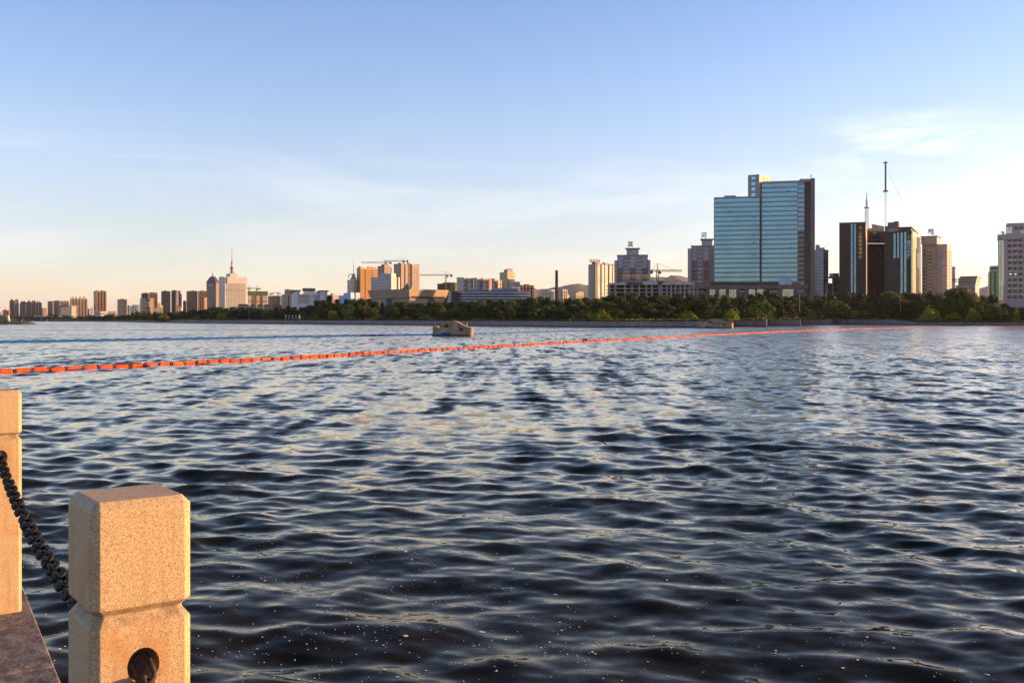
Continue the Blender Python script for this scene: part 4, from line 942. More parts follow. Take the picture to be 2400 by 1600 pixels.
# cranes
def crane(label, px, pyb, pyj, pl, pr, Y, yaw=0, apex=5.0, tilt=0):
    X = wx(px,Y); z0 = wz(pyb,Y); zj = wz(pyj,Y); k = Y/FOC
    root = thing('tower_crane', label, 'crane', (X,Y,z0), 0, 'tower cranes on the skyline'); H = zj-z0
    def lattice(p, q, w, n, t):
        m = MB(); p = Vector(p); q = Vector(q); d = (q-p)/n; ax = d.normalized(); u = Vector((0,1,0)); v = ax.cross(u).normalized()
        cs = [(u*i+v*j)*w/2 for i,j in ((-1,-1),(1,-1),(1,1),(-1,1))]
        for c in cs: m.bar(p+c, q+c, t)
        for i in range(n):
            for a in range(4):
                c0,c1 = cs[a],cs[(a+1)%4]; m.bar(p+d*i+(c0 if i%2 else c1), p+d*(i+1)+(c1 if i%2 else c0), t*.7)
        return m
    w = 1.6; t = .34
    lattice((0,0,0),(0,0,H), w, max(3,int(H/2.2)), t).obj('mast', STEELC, root)
    a,c = (pl-px)*k, (pr-px)*k; lo,sh = (a,c) if abs(a)>abs(c) else (c,a)
    lattice((0,0,H),(lo,0,H+tilt), 1.1, max(4,int(abs(lo)/2.6)), t*.9).obj('jib', STEELC, root)
    lattice((0,0,H),(sh,0,H), 1.1, max(2,int(abs(sh)/2.6)), t*.9).obj('counter_jib', STEELC, root)
    m = MB(); m.box(sh*.72,sh,-1,1,H-2.2,H+.4); m.obj('counterweight', STEELD, root)
    m = MB(); m.bar((0,0,H),(0,0,H+apex),.7,.3); m.bar((0,0,H+apex),(lo*.7,0,H+.6),.14); m.bar((0,0,H+apex),(sh*.85,0,H+.5),.14); m.obj('apex_and_stays', STEELC, root)
    m = MB(); m.box(.9,2.6,-1,.8,H-2.4,H-.3); m.obj('cab', M('crane_cab',(.3,.12,.08),.6), root)
b = B('netted_block', 'unfinished block wrapped in dark green netting with pale lower strips', 581, 582, 627, 1600, 30); b.body(692, M('strip_concrete',(.33,.25,.21),.85)); 
b.box('netting', GREEN, -.4, b.wr+.4, -.4, b.wl+.4, b.z(692.5), b.z(682))
for p0,p1 in ((591,594),(597,601),(610.5,616)): mb = MB(); b.fb(mb,'R',b.S(p0),b.S(p1),0,b.z(692.5),.5); b.part(mb,'dark_strip',STEELD)
b.bands('R',[b.z(707)],0,b.wr,1.2,STEELD,'scaffold_line',.7)
crane('crane on the left above the netted block', 583.5, 683, 674.8, 577, 591, 1600); crane('crane on the right above the netted block', 601.8, 683, 675.8, 591, 610, 1610)
for i,(x0,x1,yt) in enumerate(((628,641,694),(641.5,655,693.5),(655.5,661.5,693))):
    apt('hazy_tower', ['hazy tower just right of the netted block','hazy middle tower behind the two small cranes','hazy narrow tower left of the cream twin block'][i], x0, x0+1, x1, yt, 2200, 28, [TAN,BROWN,LAV][i], 12, 5, bays=2, group='hazy towers right of the netted block')
crane('small crane, left of two above the hazy towers', 634, 695, 688.3, 622, 640.5, 2150, apex=3); crane('small crane, right of two above the hazy towers', 651.3, 695, 686.6, 637, 657.5, 2150, apex=3)
for i,(x0,x1,yt) in enumerate(((557,584,713),(585.5,598,713.5),(603,616,713),(617.5,634,713.5),(636,660,714))):
    b = B('red_roofed_house', ['grey-walled house with red roof below the white broadcasting block','small sunlit red-roofed house left of the netted block foot','red-roofed house below the middle of the netted block','red-roofed house below the right of the netted block','long red-roofed house below the hazy towers'][i], x0, x0+2, x1, 1250, 30, 'house', 'red-roofed houses behind the trees', dl=8); b.body(yt+3.5, [LAV,CREAM,CREAM,CREAM,TAN][i]); b.grid('R',2,6,.6,b.wr-.6,2,b.h-.5,.5,.45,DARKWIN)
    mb = MB(); mb.frus(-.6,b.wr+.6,-.6,b.wl+.6,b.h,1.5,b.wr-1.5,b.wl*.45,b.wl*.55,b.z(yt-.3)); b.part(mb,'tiled_roof',ROOFR)
# ---- cream twin block, white office, blue block
b = apt('cream_block', 'cream apartment block with dark cleft, left of the white office', 661, 662, 685.5, 691.5, 1350, 32, CREAM, 10, 9, ((667.5,671,689),(682,685,689)), bays=0, fw=.35, fh=.4)
mb = MB(); b.fb(mb,'R',b.S(675),b.S(677.5),0,b.h,.2); b.part(mb,'dark_cleft',ROOFD)
apt('grey_rear_block', 'grey block with roof lump rising behind the cream apartment block', 667, 668, 686.5, 680.5, 1500, 10, GREYC, 8, 8, ((674.5,676.5,676.5),), bays=0)
b = B('white_office', 'white office with long ribbon windows, two capped towers and a roof billboard', 685.5, 696.5, 768, 1150, 14); m_ = M('office_white',(.55,.55,.56),.75,var=.06); b.body(690, m_); h = b.h
b.box('raised_attic', m_, b.S(715), b.S(745), .5, b.wl*.6, h, b.z(684.2))
for p0,p1,t in ((697,702.5,681.5),(750,767.5,682)):
    s0,s1 = b.S(p0),b.S(p1); tw = b.box('stair_tower', m_, s0-(2.2 if p0<700 else 0), s1, -.6, b.wl*.7, 0, b.z(t)); mb = MB(); mb.box(s0-(4.5 if p0<700 else 1.2), s1+1.4, -2, b.wl*.8, b.z(t), b.z(t)+.9); b.part(mb,'roof_slab',ROOFD,tw)
    mb = MB()
    for k in range(5): mb.box((s0+s1)/2-.2 if p0<700 else s1-2.2,(s0+s1)/2+1.0 if p0<700 else s1-.8,-.75,-.5,b.z(713)+k*(b.z(t)-b.z(713))/5+.7,b.z(713)+(k+1)*(b.z(t)-b.z(713))/5-.5)
    b.part(mb,'stair_windows',DARKWIN,tw,'stuff')
for k,(r0,r1) in enumerate(((692.2,695.6),(698,700.2),(703,705.2),(707.8,709.8))):
    for p0,p1 in ((698.2,725.2),(736,762)):
        mb = MB(); b.fb(mb,'R',b.S(p0),b.S(p1),b.z(r1),b.z(r0),.12); b.part(mb,'ribbon_window', DARKWIN if k else M('loggia_brown',(.20,.14,.10),.7))
    b.each('R',1,2,b.S(726.5),b.S(735.5),b.z(r1),b.z(r0),.4,.8,DARKWIN,p=.1)
b.grid('L',5,2,.8,b.wl-.8,2,h+2,.6,.5,DARKWIN,'flank_windows')
s0,s1 = b.S(710),b.S(738.3); bb = b.box('billboard_frame', M('billboard_tan',(.34,.27,.2),.8), s0, s1, 3, 4, b.z(683.6), b.z(674.8)); glyphs('李大福州', (b.z(674.8)-b.z(683.6))*.92, ROOFD, b.root, ((s0+s1)/2,2.9,(b.z(674.8)+b.z(683.6))/2), RF, .3, 'billboard_lettering', .05)
b = apt('cream_house', 'small cream house between the white office and the pale blue block', 778, 779, 794, 694, 1050, 34, CREAM, 3, 4, bays=0, fw=.5, fh=.45); b.box('roof_room', PALEB, b.S(780.5), b.S(786), 1, 6, b.h, b.z(687))
b = B('pale_blue_block', 'pale blue stepped block among trees left of the orange tower', 794, 822, 846, 1000, 50); 
for y0,y1,t in ((0,.35,685.2),(.35,.6,686.5),(.6,1,692)): b.box('stepped_wall', PALEB, 0, b.wr*.35, b.wl*y0, b.wl*y1, 0, b.z(t))
b.box('gallery', PALEB, b.wr*.35, b.wr, 2, b.wl*.3, 0, b.z(691)); b.box('roof_box', PALEB, b.S(834), b.S(844), 0, b.wl*.25, 0, b.z(685.5)); b.grid('R',2,5,b.wr*.36,b.wr*.95,b.z(699),b.z(692),.5,.5,DARKWIN)
# ---- orange cluster
b = apt('lantern_tower', 'pale green tower with round roof lantern and antenna left of the orange tower', 814, 829, 837, 657, 1350, 48, M('pale_green_tile',(.42,.46,.38),.75), 16, 2, bays=0); h = b.h
b.box('upper_stage', MATS['pale_green_tile'], .5, b.wr*.9, b.wl*.05, b.wl*.6, h, b.z(652)); 
mb = MB(); lx,ly = b.wr*.4,b.wl*.25; mb.lathe(lx,ly,[(2.6,b.z(652)),(4.2,b.z(650)),(2.2,b.z(649)),(2.0,b.z(645)),(3.2,b.z(643.6)),(1.2,b.z(641.8)),(.35,b.z(640)),(.3,b.z(626)),(.2,b.z(609))],14); b.part(mb,'lantern_and_antenna',M('lantern_metal',(.32,.24,.18),.5))
mb = MB(); mb.tube([(lx+6*math.cos(t)-3, ly, b.z(652)+ (b.z(642)-b.z(652))*math.sin(t)) for t in np.linspace(math.pi/2,math.pi,7)],.4,6); b.part(mb,'curved_brace',ROOFD)
ORG = M('orange_tile',(.46,.24,.085),.75,var=.1)
b = apt('orange_tower', 'bright orange tower with rows of dark windows and rooftop boxes', 836, 845, 885, 629, 1350, 36, ORG, 24, 12, bays=0, fw=.55, fh=.42, par=M('orange_cornice',(.52,.30,.12),.75)); h = b.h
for p0,p1,t in ((846,853.5,623.5),(866,870,624.5),(873,882,624.5)): b.box('roof_box', ORG if p0>850 else WHITE, b.S(p0), b.S(p1), 1.5, 8, h, b.z(t))
for p in (855.5,871.5): mb = MB(); b.fb(mb,'R',b.S(p),b.S(p+2),0,h-1.5,.12); b.part(mb,'dark_strip',BROWN2)
b = apt('grey_orange_tower', 'grey and cream tower between the orange tower and the tallest brown one', 885, 901, 915.5, 624.5, 1420, 46, M('taupe_tile',(.24,.20,.17),.75), 24, 5, bays=0, fw=.45, fh=.5); b.box('roof_room', MATS['taupe_tile'], b.S(902), b.S(913), 1, 8, b.h, b.z(619)); b.box('rear_wing', BROWN, b.wr, b.S(923), 4, b.wl, 0, b.z(625))
b = apt('tall_brown_tower', 'tallest tower of the orange cluster with tan and brown vertical bays', 923, 938, 983, 619.5, 1300, 40, M('mid_brown_tile',(.26,.19,.15),.75), 26, 10, bays=0, fw=.5, fh=.45); h = b.h
for p0,p1,m_,d,t in ((938.5,945.5,TAN,1.6,617),(949,954.5,TAN,1.2,619),(955,962.5,BROWN2,.4,618),(964,971,M('pale_pink_tile',(.42,.32,.28),.75),1.5,618.5),(972,980.5,M('pale_pink_tile',(.42,.32,.28),.75),1.0,621)):
    mb = MB(); b.fb(mb,'R',max(0,b.S(p0)),b.S(p1),0,b.z(t),d); q = b.part(mb,'bay',m_)
    if p0 > 954:
        mb = MB(); a0,a1 = b.S(p0),b.S(p1)
        for i in range(26):
            for j in range(2): z_ = 3+i*(h-5)/26; mb.box(a0+(a1-a0)*(.15+.45*j), a0+(a1-a0)*(.4+.45*j), -d-.08, -d+.02, z_+.6, z_+2.0)
        b.part(mb,'bay_windows',DARKWIN,q,'stuff')
for p in (936,958.5): b.box('roof_room', BROWN2, max(.1,b.S(p)), b.S(p+3.5), .5, 5, h, b.z(615.5))
crane('crane over the grey and cream tower, long jib to the left', 903, 620, 615.2, 846.5, 917.5, 1415, apex=4.0); crane('crane above the tallest tower of the orange cluster', 944.5, 617.5, 611.5, 900, 957, 1310, apex=4.5)
b = B('pale_block', 'pale grey-blue slab with white sunlit right end in front of the orange cluster', 869, 914.5, 935.5, 1150, 58); b.body(649, M('pale_grey_blue',(.36,.37,.41),.75)); h = b.h
b.grid('L',13,14,b.wl*.03,b.wl*.97,3,h-1.5,.42,.45,WINB); b.grid('R',13,6,.5,b.wr-.5,3,h-1.5,.4,.5,WINB,'flank_windows'); 
for p0,p1,t in ((886,908,640.5),): b.box('stepped_attic', MATS['pale_grey_blue'], .6, b.wr*.55, b.T(p1), b.T(p0), h, b.z(t))
b.box('end_tower', WHITE, b.S(915.2), b.S(925.8), -1.2, b.wl*.1, 0, b.z(640.5)); 
for p0,p1 in ((921.5,924.5),(931.5,934.5)): mb = MB(); b.fb(mb,'R',b.S(p0),b.S(p1),0,h,1.6); b.part(mb,'white_fin',WHITE)
# ---- tan museum: walls lean outwards
MUS = M('museum_stone',(.34,.24,.155),.8,var=.1,scale=.15)
b = B('tan_museum', 'tan museum with outward-leaning walls and dark tent roof', 868, 959.5, 1046, 800, 47, dl=40); zt = b.z(677.3); zm = b.z(694); zl = b.z(697.8); wl,wr = b.wl,b.wr
mb = MB(); mb.frus(0,wr,0,wl,zl+.5,-1.6,wr+1.6,-1.6,wl+1.6,zt); b.part(mb,'leaning_wall',MUS); b.box('base_wall',MUS,1.2,wr-1.2,1.2,wl-1.2,0,zl); b.box('recess',ROOFD,1.0,wr-1.0,1.0,wl-1.0,zl-.01,zl+.51)
mb = MB(); zz0 = zl-.2
b.each('R',1,17,2,wr-2,zl-.1,zl+1.6,.5,.7,DARKWIN,'slot_window',p=.45); b.each('L',1,17,2,wl-2,zl-.1,zl+1.6,.5,.7,DARKWIN,'slot_window',p=.45)
for f_,q in (('L',wl*.53),('R',wr*.62)):
    mb = MB(); b.fb(mb,f_,q-2.2,q+2.2,0,zl+.2,.6); b.part(mb,'dark_portal',ROOFD)
cx_,cy_ = wr*.42, wl*.45
mb = MB(); mb.lathe(cx_,cy_,[(8.5,zt-.3),(5.4,b.z(675)),(3.2,b.z(671)),(1.7,b.z(667)),(.7,b.z(663)),(.2,b.z(661))],4); mb.lathe(cx_,cy_,[(8.2,zt-.3),(4.4,b.z(674.6)),(2.2,b.z(670)),(.5,b.z(663))],8); b.part(mb,'tent_roof',ROOFD)
for k,(p,m_) in enumerate(((946.5,M('green_dome',(.02,.16,.04),.5)),(954,M('lime_dome',(.20,.42,.04),.5)))):
    mb = MB(); mb.lathe(wr*.1, b.T(p), [(2.1,zt-.2),(1.9,zt+.8),(1.2,zt+1.7),(.3,zt+2.1)], 12); b.part(mb,'roof_dome',m_,smooth=True)
crane('crane with long jib standing right of the tan museum', 1045, 681, 644.5, 984, 1060, 1150, apex=5)
b = B('green_netted_block', 'squat block under dark green netting behind the tan museum', 1025, 1051, 1070.5, 1250, 50); b.body(664, M('dark_net',(.045,.04,.03),.9,var=.3)); b.box('green_net', M('olive_net',(.11,.12,.03),.9,var=.3), b.wr*.1, b.wr+.3, -.4, b.wl*.6, 0, b.z(661.5)); mb = MB(); mb.bar((2,-.6,b.h+.2),(b.wr,-.6,b.z(676)),.3); b.fb(mb,'L',b.wl*.4,b.wl*.75,b.z(675.5),b.z(674.5),.2); b.part(mb,'scaffold',STEELD)
# ---- pink-white apartments, cream tower, oval hall
for i,(x0,xc,x1,yt,cols,pk) in enumerate(((1070.5,1086,1096,651.5,4,0),(1096,1097,1110,653,4,0),(1110.5,1117,1131,652.5,5,1),(1131,1132,1151,654,6,1),(1152.3,1158,1166,654.5,3,0),(1166,1167,1176,659,3,1))):
    b = apt('pink_white_apartments', ['white apartment block, leftmost of the row, with wide shaded flank','narrow white block second in the pink and white row','block with pink left edge in the pink and white row','wide white block right of the pink-edged one','pink-topped white block right of the gap in the row','lowest white block ending the pink and white row'][i], x0, xc, x1, yt, 1050, 42, M('warm_white',(.45,.39,.35),.75,var=.05), 10, cols, bays=0, fw=.42, fh=.4, group='pink and white apartment row', dl=12)
    mb = MB(); b.fb(mb,'R',b.wr*.7,b.wr,0,b.h+1.2,.35) if pk else b.fb(mb,'R',0,b.wr*.12,0,b.h+1,.35); b.part(mb,'pink_strip',PINK if pk or i==4 else M('pale_pink_tile',(.42,.32,.28),.75))
YEL = M('pale_yellow_tile',(.40,.33,.20),.75,var=.06)
b = B('cream_tower', 'cream tower with notched grey crown behind the striped oval hall', 1171, 1188.5, 1206.5, 1250, 46); b.body(637.5, YEL); h = b.h; b.grid('R',18,5,b.wr*.15,b.wr*.95,3,h-1,.55,.5,OCHRE); b.grid('L',18,4,b.wl*.4,b.wl*.97,3,h-1,.5,.5,WINB,'flank_windows')
b.box('crown', GREYC, .3, b.wr*.72, -.3, b.wl*.45, h, b.z(631.5)); mb = MB()
for k in range(6): mb.box(b.wr*.72*(k/6)+.1,b.wr*.72*((k+.6)/6),-.3,1,b.z(631.5),b.z(629.2))
b.part(mb,'crown_teeth',GREYC); mb = MB(); b.fb(mb,'R',-.2,b.wr*.16,0,h+.5,.4); b.part(mb,'corner_pier',GREYC)
b.box('low_wing', M('wing_white',(.58,.52,.44),.75), b.S(1193), b.S(1213.5), -4, 3, 0, b.z(659)); mb = MB(); 
for k in range(8): q0 = b.S(1193)+(b.S(1213.5)-b.S(1193))*(k+.25)/8; mb.box(q0,q0+.9,-4.1,-3.9,b.z(672),b.z(661.5))
b.part(mb,'wing_windows',DARKWIN,None,'stuff')
def oval_hall():
    Y = 700; k = Y/FOC; cx = wx(1145,Y); root = thing('oval_hall', 'low oval hall wrapped in pale horizontal louvres with a dark split at left', 'building', (cx,Y+35,GND))
    hw = (1249-1042)/2*k; dp = 24; z0 = 0; zt = wz(680.5,Y)-GND
    def ring(sc, z, n=64):
        out = []
        for i in range(n):
            t = 2*math.pi*i/n; c,s_ = math.cos(t),math.sin(t); e = .62
            out.append((hw*sc*math.copysign(abs(c)**e,c), (dp+(sc-1)*hw*.5)*math.copysign(abs(s_)**e,s_), z))
        return out
    def shell(m, name, levels, parent=root, kind=None):
        mb = MB(); n = 64; vs = []
        for sc,z in levels: vs += ring(sc,z)
        mb.add(vs, [(j*n+i,j*n+(i+1)%n,(j+1)*n+(i+1)%n,(j+1)*n+i) for j in range(len(levels)-1) for i in range(n)]+[tuple(range(n-1,-1,-1)),tuple((len(levels)-1)*n+i for i in range(n))])
        return mb.obj(name, m, parent, kind)
    prof = lambda t: .935+.065*math.sin(math.pi*(.15+.75*t))
    shell(M('hall_dark',(.03,.03,.035),.5), 'inner_shell', [(prof(t)-.012, zt*t) for t in np.linspace(0,1,8)])
    for i in range(11):
        t = (i+.5)/11; a,c = (i+.22)/11,(i+.68)/11
        shell(M('louvre_silver',(.40,.38,.38),.4,.5,var=.08), 'louvre', [(prof(a)-.006,zt*a),(prof(a)+.004,zt*a+.12),(prof(c)+.004,zt*c-.1),(prof(c)-.006,zt*c)])
    xs = (1058-1145)*k; m = MB()
    m.add([(xs-1.6,-dp-2.0,zt*.02),(xs+.8,-dp-2.0,zt*.02),(xs+2.6,-dp-1.0,zt*.98),(xs-.6,-dp-1.0,zt*.98),(xs-1.6,-dp+9,zt*.02),(xs+.8,-dp+9,zt*.02),(xs+2.6,-dp+9,zt*.98),(xs-.6,-dp+9,zt*.98)],[(0,1,2,3),(4,7,6,5),(0,4,5,1),(1,5,6,2),(2,6,7,3),(3,7,4,0)])
    m.obj('dark_split', MATS['hall_dark'], root)
    RG = M('roof_grey',(.27,.27,.30),.6); m = MB(); m.frus((1142-1145)*k,(1212-1145)*k,-8,14,zt-.2,(1152-1145)*k,(1212-1145)*k,-4,12,wz(672.6,Y)-GND); m.obj('roof_hall',RG,root)
    m = MB(); m.box((1170-1145)*k,(1187-1145)*k,-8.6,-3,zt-.1,wz(673.2,Y)-GND); m.box((1199-1145)*k,(1213-1145)*k,-8.4,-3,zt-.1,wz(674,Y)-GND); m.obj('roof_plant',M('plant_blue_grey',(.20,.21,.26),.6),root)
    m = MB(); m.frus((1096-1145)*k,(1122-1145)*k,-6,8,zt-.2,(1098-1145)*k,(1117-1145)*k,-3,6,wz(674.5,Y)-GND); m.box((1122-1145)*k,(1141-1145)*k,-5,6,zt-.2,wz(675.5,Y)-GND); m.obj('roof_room',M('roof_tan_grey',(.26,.23,.21),.7),root)
oval_hall()
apt('brown_block', 'brown stepped block right of the striped oval hall', 1219, 1222, 1250.5, 669.5, 1150, 24, BROWN, 9, 8, ((1231,1240,665.5),), bays=3)
b = apt('far_cream_block', 'far cream and grey block left of the brick chimney', 1276, 1287, 1300, 681.5, 1700, 45, CREAM, 6, 5, bays=0); b.box('white_end', WHITE, b.S(1291), b.S(1298), -1, 6, 0, b.z(679))
b = apt('far_white_block', 'far white block right of the brick chimney', 1313, 1318, 1329, 679.2, 1700, 40, CREAM, 8, 4, bays=2); apt('far_low_block', 'far low white block just above the trees right of the chimney', 1328, 1329, 1334, 692, 1600, 35, WHITE, 3, 3, bays=0)
b = apt('far_cream_house', 'far cream house below the hills left of the grey towers', 1346, 1350, 1368, 686.5, 1500, 30, CREAM, 4, 6, bays=0, fw=.4, fh=.4); b.box('roof_box', CREAM, b.S(1357), b.S(1367), 1, 6, b.h, b.z(682.5))
Y = 1250; o = MB().lathe(0,0,[(2.3,0),(1.9,(wz(634,Y)-GND)*.55),(1.62,wz(636,Y)-GND),(1.8,wz(635.5,Y)-GND),(1.8,wz(633.6,Y)-GND)],18).obj('brick_chimney', M('sooty_brick',(.12,.065,.04),.85,var=.6,scale=.5,streak=(1,1,.3)), smooth=False); o.location = (wx(1304.5,Y),Y,GND); tag(o, 'tall sooty brick chimney standing alone before the hills', 'chimney')
# ---- grey tower and the three lettered towers
GT = M('grey_green_tile',(.27,.27,.27),.75,var=.08)
b = B('grey_balcony_tower', 'grey tower with glazed balcony strips and small rooftop lettering', 1379, 1392, 1438, 1250, 38); b.body(619, GT); h = b.h
for p0,p1,t,m_ in ((1392.5,1398,613.5,BROWN2),(1398.2,1405,614,GT),(1408,1414.5,618,GT),(1416,1423,614.5,GT),(1426,1432.5,617,GT),(1434,1438,616.5,TAN)):
    mb = MB(); b.fb(mb,'R',max(.02,b.S(p0)),b.S(p1),0,b.z(t),1.4,4 if t<616 else .05); q = b.part(mb,'bay',m_); a0,a1 = max(.02,b.S(p0)),b.S(p1); mb = MB()
    for i in range(24): z_ = 2+i*(h-3)/24; mb.box(a0+.5,a1-.5,-1.5,-1.35,z_+.7,z_+2.4)
    b.part(mb,'balcony_glass',M('balcony_glass',(.42,.40,.34),.25,.3,var=.3,scale=.15) if m_ is not BROWN2 else DARKWIN,q,'stuff')
b.grid('L',24,4,.8,b.wl-.8,2,h-1,.5,.45,WINB,'flank_windows')
glyphs('丽水佳园', 4.4, REDL, b.root, (-b.wl*.05+3, 1.0, b.z(611.3)), RF, .4, 'rooftop_lettering', .04); mb = MB()
for k in range(5): mb.bar((-4+k*3.6,1.2,h),(-4+k*3.6,1.2,b.z(611)),.18)
b.part(mb,'letter_supports',STEELD)
def lettered(label, char, Y, xl, xr, xb0, xb1, ybt, ytop, csx, csy, shoulders, maroon_y, panel=None, cut=None):
    b = B('lettered_tower', label, xl-.01, xl, xr, Y, -8, group='matching lettered towers', dl=22); h = b.z(ytop); b.h = h
    s0,s1 = b.S(xl),b.S(xr); in0,in1 = s0,s1
    for p0,p1,t in shoulders:
        q = b.box('shoulder_wing', LAV, b.S(p0), b.S(p1), 1.5, b.wl-2, 0, b.z(t)); in0 = max(in0,b.S(p1)) if p0 <= xl+1 else in0; in1 = min(in1,b.S(p0)) if p1 >= xr-1 else in1
    b.box('wall', LAV, in0, in1, 0, b.wl, 0, h)
    zm = b.z(maroon_y)
    nb = 5; w = (in1-in0)/nb; rows = 18; dz = h/rows
    for k in range(nb):
        a0,a1 = in0+w*k+.4, in0+w*(k+1)-.4
        if k in (0,2,4):
            mb = MB(); b.fb(mb,'R',a0,a1,0,zm,.9); b.part(mb,'maroon_bay',MAROON); mb = MB(); b.fb(mb,'R',a0,a1,zm,h-1.0,.9); b.part(mb,'upper_bay',LAV)
            mb = MB()
            for z_ in (zm*.45,zm*.66,zm*.86): b.fb(mb,'R',a0-.1,a1+.1,z_,z_+.5,1.05)
            b.part(mb,'white_stripes',WHITE,None,'stuff')
            mb = MB()
            for i in range(rows-1):
                for j in (0,1): c_ = a0+(a1-a0)*(.08+.62*j); mb.box(c_,c_+(a1-a0)*.22,-1.0,-.85,dz*i+1.2,dz*i+2.6) if k != 2 else None
            if k != 2: b.part(mb,'bay_windows',WINB,None,'stuff')
        else:
            mb = MB()
            for i in range(rows-1): b.fb(mb,'R',a0-.1,a1+.1,dz*i+1.6,dz*i+2.9,.25)
            b.part(mb,'balcony_glass',glassmat('balcony_pane',(.22,.25,.27)),None,'stuff'); mb = MB()
            for i in range(rows): b.fb(mb,'R',a0-.2,a1+.2,dz*i+.2,dz*i+1.3,.8)
            b.part(mb,'balcony_fronts',GREYC,None,'stuff')
    mb = MB(); mb.box(in0-.4,in1+.4,-1.2,b.wl+.3,h,h+.8); b.part(mb,'parapet',GREYC)
    t0,t1 = b.S(xb0),b.S(xb1); zt = b.z(ybt); tk = b.box('roof_tower', LAV, t0, t1, 1, 1+(t1-t0)*.8, h, zt-1.4); mb = MB(); mb.frus(t0,t1,1,1+(t1-t0)*.8,zt-1.4,t0-1.2,t1+1.2,-.2,2+(t1-t0)*.8,zt-.7); mb.box(t0-1.2,t1+1.2,-.2,2+(t1-t0)*.8,zt-.7,zt); b.part(mb,'cornice',GREYC,tk)
    cz0,cz1 = b.z(csy[1]),b.z(csy[0]); sx = b.S((csx[0]+csx[1])/2)
    glyphs(char, (cz1-cz0)*1.12, REDL, b.root, (sx,1.2,(cz0+cz1)/2), RF, .5, 'rooftop_character', .10); mb = MB()
    for d in (-1.6,1.6): mb.bar((sx+d,1.6,zt),(sx+d,1.6,cz1-.4),.16); mb.bar((sx+d,5.5,zt),(sx+d,1.7,cz1-.6),.12)
    mb.bar((sx-2.2,1.6,cz0+.8),(sx+2.2,1.6,cz0+.8),.14); b.part(mb,'sign_frame',STEELD)
    return b
lettered('lavender and maroon tower with rooftop character above the unfinished library', '滨', 950, 1440, 1524.5, 1468.5, 1497, 581.5, 599.5, (1472,1481.5), (567,579.5), ((1440,1446.5,610.5),(1518.5,1524.5,610)), 628)
lettered('lavender and maroon lettered tower partly hidden left of the turquoise tower', '河', 850, 1612, 1690, 1645.5, 1669.5, 560, 578, (1645,1655), (546,558.5), ((1612,1620,582.5),), 611)
b = apt('side_lit_tower', 'pale tower peeping out right of the turquoise tower', 1905, 1930, 1941.5, 587, 900, 52, LAV, 20, 3, bays=0, fw=.4, fh=.6); b.grid('L',20,5,2,b.wl-1,3,b.h-2,.45,.4,CREAM,'cream_panes'); b.box('roof_room', LAV, b.S(1930), b.S(1933), 0, b.T(1914), b.h, b.z(580)); b.box('roof_lantern', CREAM, .5, 4, b.T(1917), b.T(1911), b.h, b.z(573)); b.box('low_block', GREYC, b.wr*.2, b.S(1945.5), -3, 6, 0, b.z(663))  # grid panes on the left face are plain cream
# 苑 tower
b = B('lettered_tower', 'stepped pinkish tower with rooftop character right of the dark twin towers', 2159, 2219, 2231, 760, 58, group='matching lettered towers'); wl,wr = b.wl,b.wr; h = b.z(571)
PNK = M('pinkish_render',(.36,.30,.29),.8,var=.08)
b.box('wall', PNK, 3.2, wr*.9, b.T(2196), wl, 0, h); b.box('stepped_wing', PNK, 1.2, wr*.95, b.T(2219)+.01, b.T(2196), 0, b.z(571.5)); b.box('end_wing', PNK, wr*.3, wr, .05, 4.5, 0, b.z(583))
b.box('roof_tower', PNK, 1.5, wr*.75, b.T(2195), wl+.3, h, b.z(553)); mb = MB(); mb.box(.8,wr*.85,b.T(2195)-.8,wl+.9,b.z(553),b.z(551)); b.part(mb,'cornice',GREYC)
mb = MB(); b.fb(mb,'L',b.T(2182),b.T(2172),0,b.z(584),-2.9,3.3); b.part(mb,'balcony_bay',MAROON); mb = MB(); mb.box(1.1,1.3,b.T(2218),b.T(2207),0,b.z(605)); b.part(mb,'pale_bay',LAV)
rows=20; H_ = b.z(576); mb = MB(); m2 = MB()
for i in range(rows):
    z_ = 3+i*(H_-4)/rows
    for p in (2161.5,2165.5,2170): mb.box(3.05,3.25,b.T(p+1.6),b.T(p-1),z_,z_+1.5)
    for p in (2188.5,): mb.box(3.05,3.25,b.T(p+1),b.T(p-1),z_,z_+1.5)
    for p in (2200.5,2205): mb.box(1.05,1.25,b.T(p+1.2),b.T(p-1.2),z_,z_+1.5) if z_ < b.z(580) else None
    m2.box(2.75,3.0,b.T(2181.5),b.T(2172.5),z_,z_+1.4)
b.part(mb,'windows',DARKWIN,None,'stuff'); b.part(m2,'balcony_glass',glassmat('balcony_pane',(.22,.25,.27)),None,'stuff')
b.grid('R',rows,3,1.5,wr-.5,3,b.z(586),.4,.55,BROWN2,'flank_windows',p=.1); b.bands('L',[b.z(p) for p in (606,625,645,668)],0,b.T(2207),.5,GREYC)
cz0,cz1 = b.z(549.3),b.z(535.5); ct = (b.T(2175)+b.T(2187))/2; glyphs('苑', (cz1-cz0)*1.1, REDL, b.root, (1.2,ct,(cz0+cz1)/2), LF, .5, 'rooftop_character', .10); mb = MB()
for d in (-1.5,1.5): mb.bar((1.6,ct+d,b.z(551)),(1.6,ct+d,cz1-.3),.15)
b.part(mb,'sign_frame',STEELD)
